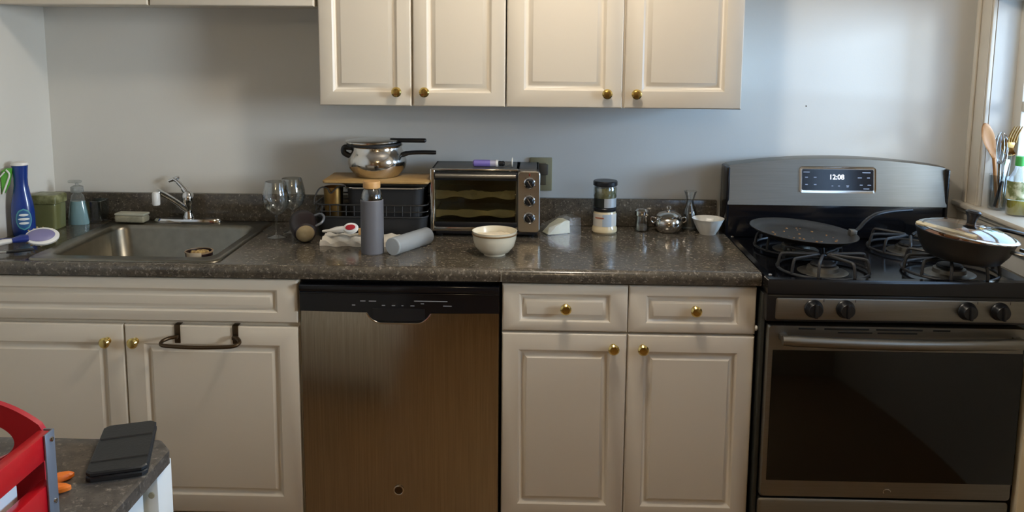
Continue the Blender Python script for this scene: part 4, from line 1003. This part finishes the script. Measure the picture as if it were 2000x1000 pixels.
MB().tube([(-.930, -.560, CZ+.009), (-.900, -.545, CZ+.011), (-.866, -.520, CZ+.010)], [.006, .008, .006], 10, flat=.7).build('handle', BLACK, pl)
MB().tube([(-.928, -.560, CZ+.010), (-.950, -.574, CZ+.012), (-.966, -.590, CZ+.011)], [.0045, .0055, .006], 10, flat=.6).build('steel_end', CHROME, pl)

# ---------------------------------------------------------------- island cart
IZ = .90; IX1 = .088; IY0 = -1.735; IY1 = -2.42
ic = thing('island_cart', (-.35, -2.05, 0), 'white kitchen island with dark speckled top at the lower left', 'island')
m = MB()
def top_ring(z, i): return [(IX1-.028-i, IY0-i, z), (IX1-i, IY0-.034-i, z), (IX1-i, IY1+i, z), (-.80+i, IY1+i, z), (-.80+i, IY0-i, z)]
m.loft([top_ring(.872, .003), top_ring(.874, 0), top_ring(.897, 0), top_ring(.900, .004)]); m.build('island_top', GRANITE, ic)
ICW = mat('island_white', '#e4e2da', .4)
MB().box(.052, .080, -1.802, -1.745, 0, .872, .002).build('leg', ICW, ic)
MB().box(.046, .070, -2.395, -2.371, 0, .872, .002).build('leg', ICW, ic)
MB().box(-.785, -.76, -1.790, -1.764, 0, .872, .002).build('leg', ICW, ic)
MB().box(-.785, -.76, -2.395, -2.371, 0, .872, .002).build('leg', ICW, ic)
MB().box(-.76, .051, -1.786, -1.770, .10, .872, .002).build('back_panel', ICW, ic)
MB().box(.036, .0515, -2.371, -1.803, .10, .872, .001).build('end_panel', mat('island_white_shaded', '#b3ab96', .5), ic)  # recessed panel: its shade is put into the colour as darker beige
MB().box(.052, .060, -2.365, -1.812, .12, .868, .003).build('side_door', ICW, ic)
MB().lathe([(0, 0), (.0055, 0), (.0052, .002), (.003, .0026), (0, .0022)], 16, aim((.069, -1.802, .833), (0, -1, 0))).build('screw_cap', mat('screw_cap_tan', '#a89a78', .4), ic)
# black folded case
cs = thing('folded_case', (.02, -1.79, IZ), 'black folded leather tablet case on the island corner', 'case')
cx0 = Vector((-.046, -1.722, 0)); cx1 = Vector((.034, -1.692, 0)); cx2 = Vector((.092, -1.862, 0)); cx3 = Vector((.006, -1.892, 0))
def quad(z, k=0):
    c = (cx0+cx1+cx2+cx3)/4; out = []
    P = [cx3, cx2, cx1, cx0]
    for i in range(4):
        a, b, d_ = P[i], P[(i+1) % 4], P[i-1]; p = a+(c-a).normalized()*k
        for t in (.08, .0): pass
        out += [p+(d_-a).normalized()*.008, p+(b-a).normalized()*.008]
    return [(q.x, q.y, z) for q in out]
MB().loft([quad(IZ+.0005, .002), quad(IZ+.002), quad(IZ+.007), quad(IZ+.009, .002)]).build('back_cover', LEATHER, cs)
MB().loft([quad(IZ+.0092, .003), quad(IZ+.011, .001), quad(IZ+.015, .001), quad(IZ+.017, .004)]).build('front_cover', LEATHER, cs)
fa_, fb_ = cx0.lerp(cx3, .32), cx1.lerp(cx2, .32)
MB().tube([(fa_.x+.003, fa_.y, IZ+.0172), (fb_.x-.003, fb_.y, IZ+.0172)], .0018, 6).build('fold_ridge', LEATHER, cs)
fa_, fb_ = cx0.lerp(cx3, .78), cx1.lerp(cx2, .78)
MB().tube([(fa_.x+.003, fa_.y, IZ+.0172), (fb_.x-.003, fb_.y, IZ+.0172)], .0018, 6).build('fold_ridge', LEATHER, cs)
# scissors
ss = thing('scissors', (-.03, -1.91, IZ), 'scissors with two orange handles lying behind the red caddy', 'scissors')
def paddle(c, ang, L_, wd):
    Mq = T(c[0], c[1], IZ) @ RZ(ang); m = MB()
    rg = []
    for z, k in ((.001, .85), (.003, 1), (.008, 1), (.011, .8)):
        rg.append([(L_*k*math.cos(2*PI*i/24)*(1+.12*math.cos(2*PI*i/24)), wd*k*math.sin(2*PI*i/24), z) for i in range(24)])
    return m.loft(rg, M=Mq)
paddle((-.040, -1.885, 0), 40, 0.021, .0100).build('handle', ORANGE, ss)
paddle((-.030, -1.918, 0), 14, .0235, .0108).build('handle', ORANGE, ss)
MB().box(-.13, -.052, -.004, .004, .003, .005, .0008, T(0, -1.905, IZ) @ RZ(0)).build('blade', POLISH, ss)
MB().box(-.13, -.052, -.004, .004, .0052, .007, .0008, T(0, -1.908, IZ) @ RZ(0)).build('blade', POLISH, ss)
# red caddy
rc = thing('red_caddy', (-.15, -2.12, IZ), 'red slatted caddy with grey corner posts at the lower left corner', 'caddy')
QX, QY = .000, -1.985
def rect_post(x, y): 
    m = MB(); m.box(x-.001, x+.016, y-.003, y+.001, IZ, IZ+.138, .001); m.box(x+.012, x+.016, y-.016, y+.001, IZ, IZ+.138, .001); return m
def post(x, y, sx):
    m = MB(); m.box(min(x, x+sx*.015), max(x, x+sx*.015), y-.001, y+.002, IZ, IZ+.136, .001); m.box(*sorted((x+sx*.012, x+sx*.015)), y-.022, y+.001, IZ, IZ+.136, .001); return m
for (x, y, sx) in ((QX+.002, QY, 1), (-.342, QY, -1)):
    p = post(x, y, sx).build('corner_post', GREYM, rc)
    for z in (.124, .030):
        MB().lathe([(0, 0), (.004, 0), (.0035, .002), (0, .003)], 12, aim((x+sx*.008, y-.001, IZ+z), (0, -1, 0)) if 0 else aim((x+sx*.015, y-.008, IZ+z), (sx, 0, 0))).build('rivet', POLISH, p)
for z0, z1 in ((.097, .135), (.014, .060)):
    MB().box(QX-.004, QX+.0135, -2.30, QY-.003, IZ+z0, IZ+z1, .002).build('slat', RED, rc)
    MB().box(-.3555, -.338, -2.30, QY-.003, IZ+z0, IZ+z1, .002).build('slat', RED, rc)
# arched end board with an oval cut-out
def outline(k, n=48):
    pts = []
    for i in range(n):
        a = 2*PI*i/n; dx, dz = math.cos(a), math.sin(a)
        # ray from centre to rounded arch outline
        cx_, cz_ = -.17, .105
        best = 9
        hw = .168
        if abs(dx) > 1e-6: best = min(best, hw/abs(dx))
        if dz < 0: best = min(best, .097/abs(dz))
        # arch top: z = .138+.042*(1-((x)/hw)^2)
        lo, hi = 0, best
        for _ in range(30):
            mid_ = (lo+hi)/2; xx = dx*mid_; zz = cz_+dz*mid_
            if zz > .136+.046*(1-abs(xx/hw)**3): hi = mid_
            else: lo = mid_
        best = min(best, lo); pts.append((cx_+dx*best, cz_+dz*best))
    return pts
n = 120; outl = outline(0, n); hole = [(-.150+.106*math.cos(2*PI*i/n), .112+.040*math.sin(2*PI*i/n)) for i in range(n)]
m = MB(); v = []; f = []
y0_, y1_ = QY+.003, QY+.013
for y in (y0_, y1_):
    v += [(x, y, IZ+z) for x, z in outl] + [(x, y, IZ+z) for x, z in hole]
for i in range(n):
    j = (i+1) % n
    f += [[i, j, n+j, n+i], [2*n+i, 3*n+i, 3*n+j, 2*n+j], [i, 2*n+i, 2*n+j, j], [n+i, n+j, 3*n+j, 3*n+i]]
m.add(v, f); m.build('end_board', REDIN, rc, 30)
MB().box(-.338, QX-.004, -2.30, QY+.003, IZ+.003, IZ+.010, .001).build('caddy_floor', REDIN, rc)
pk = thing('paper_packet', (-.032, -2.055, IZ+.0105), 'white and blue paper packet standing inside the red caddy', 'packet')
MB().box(-.050, -.014, -2.078, -2.030, IZ+.0105, IZ+.074, .002, None).build('packet_body', WHITE, pk)
MB().box(-.0505, -.0135, -2.0785, -2.0295, IZ+.034, IZ+.047, .002, None).build('blue_band', mat('packet_blue', '#4a62a0', .5), pk)
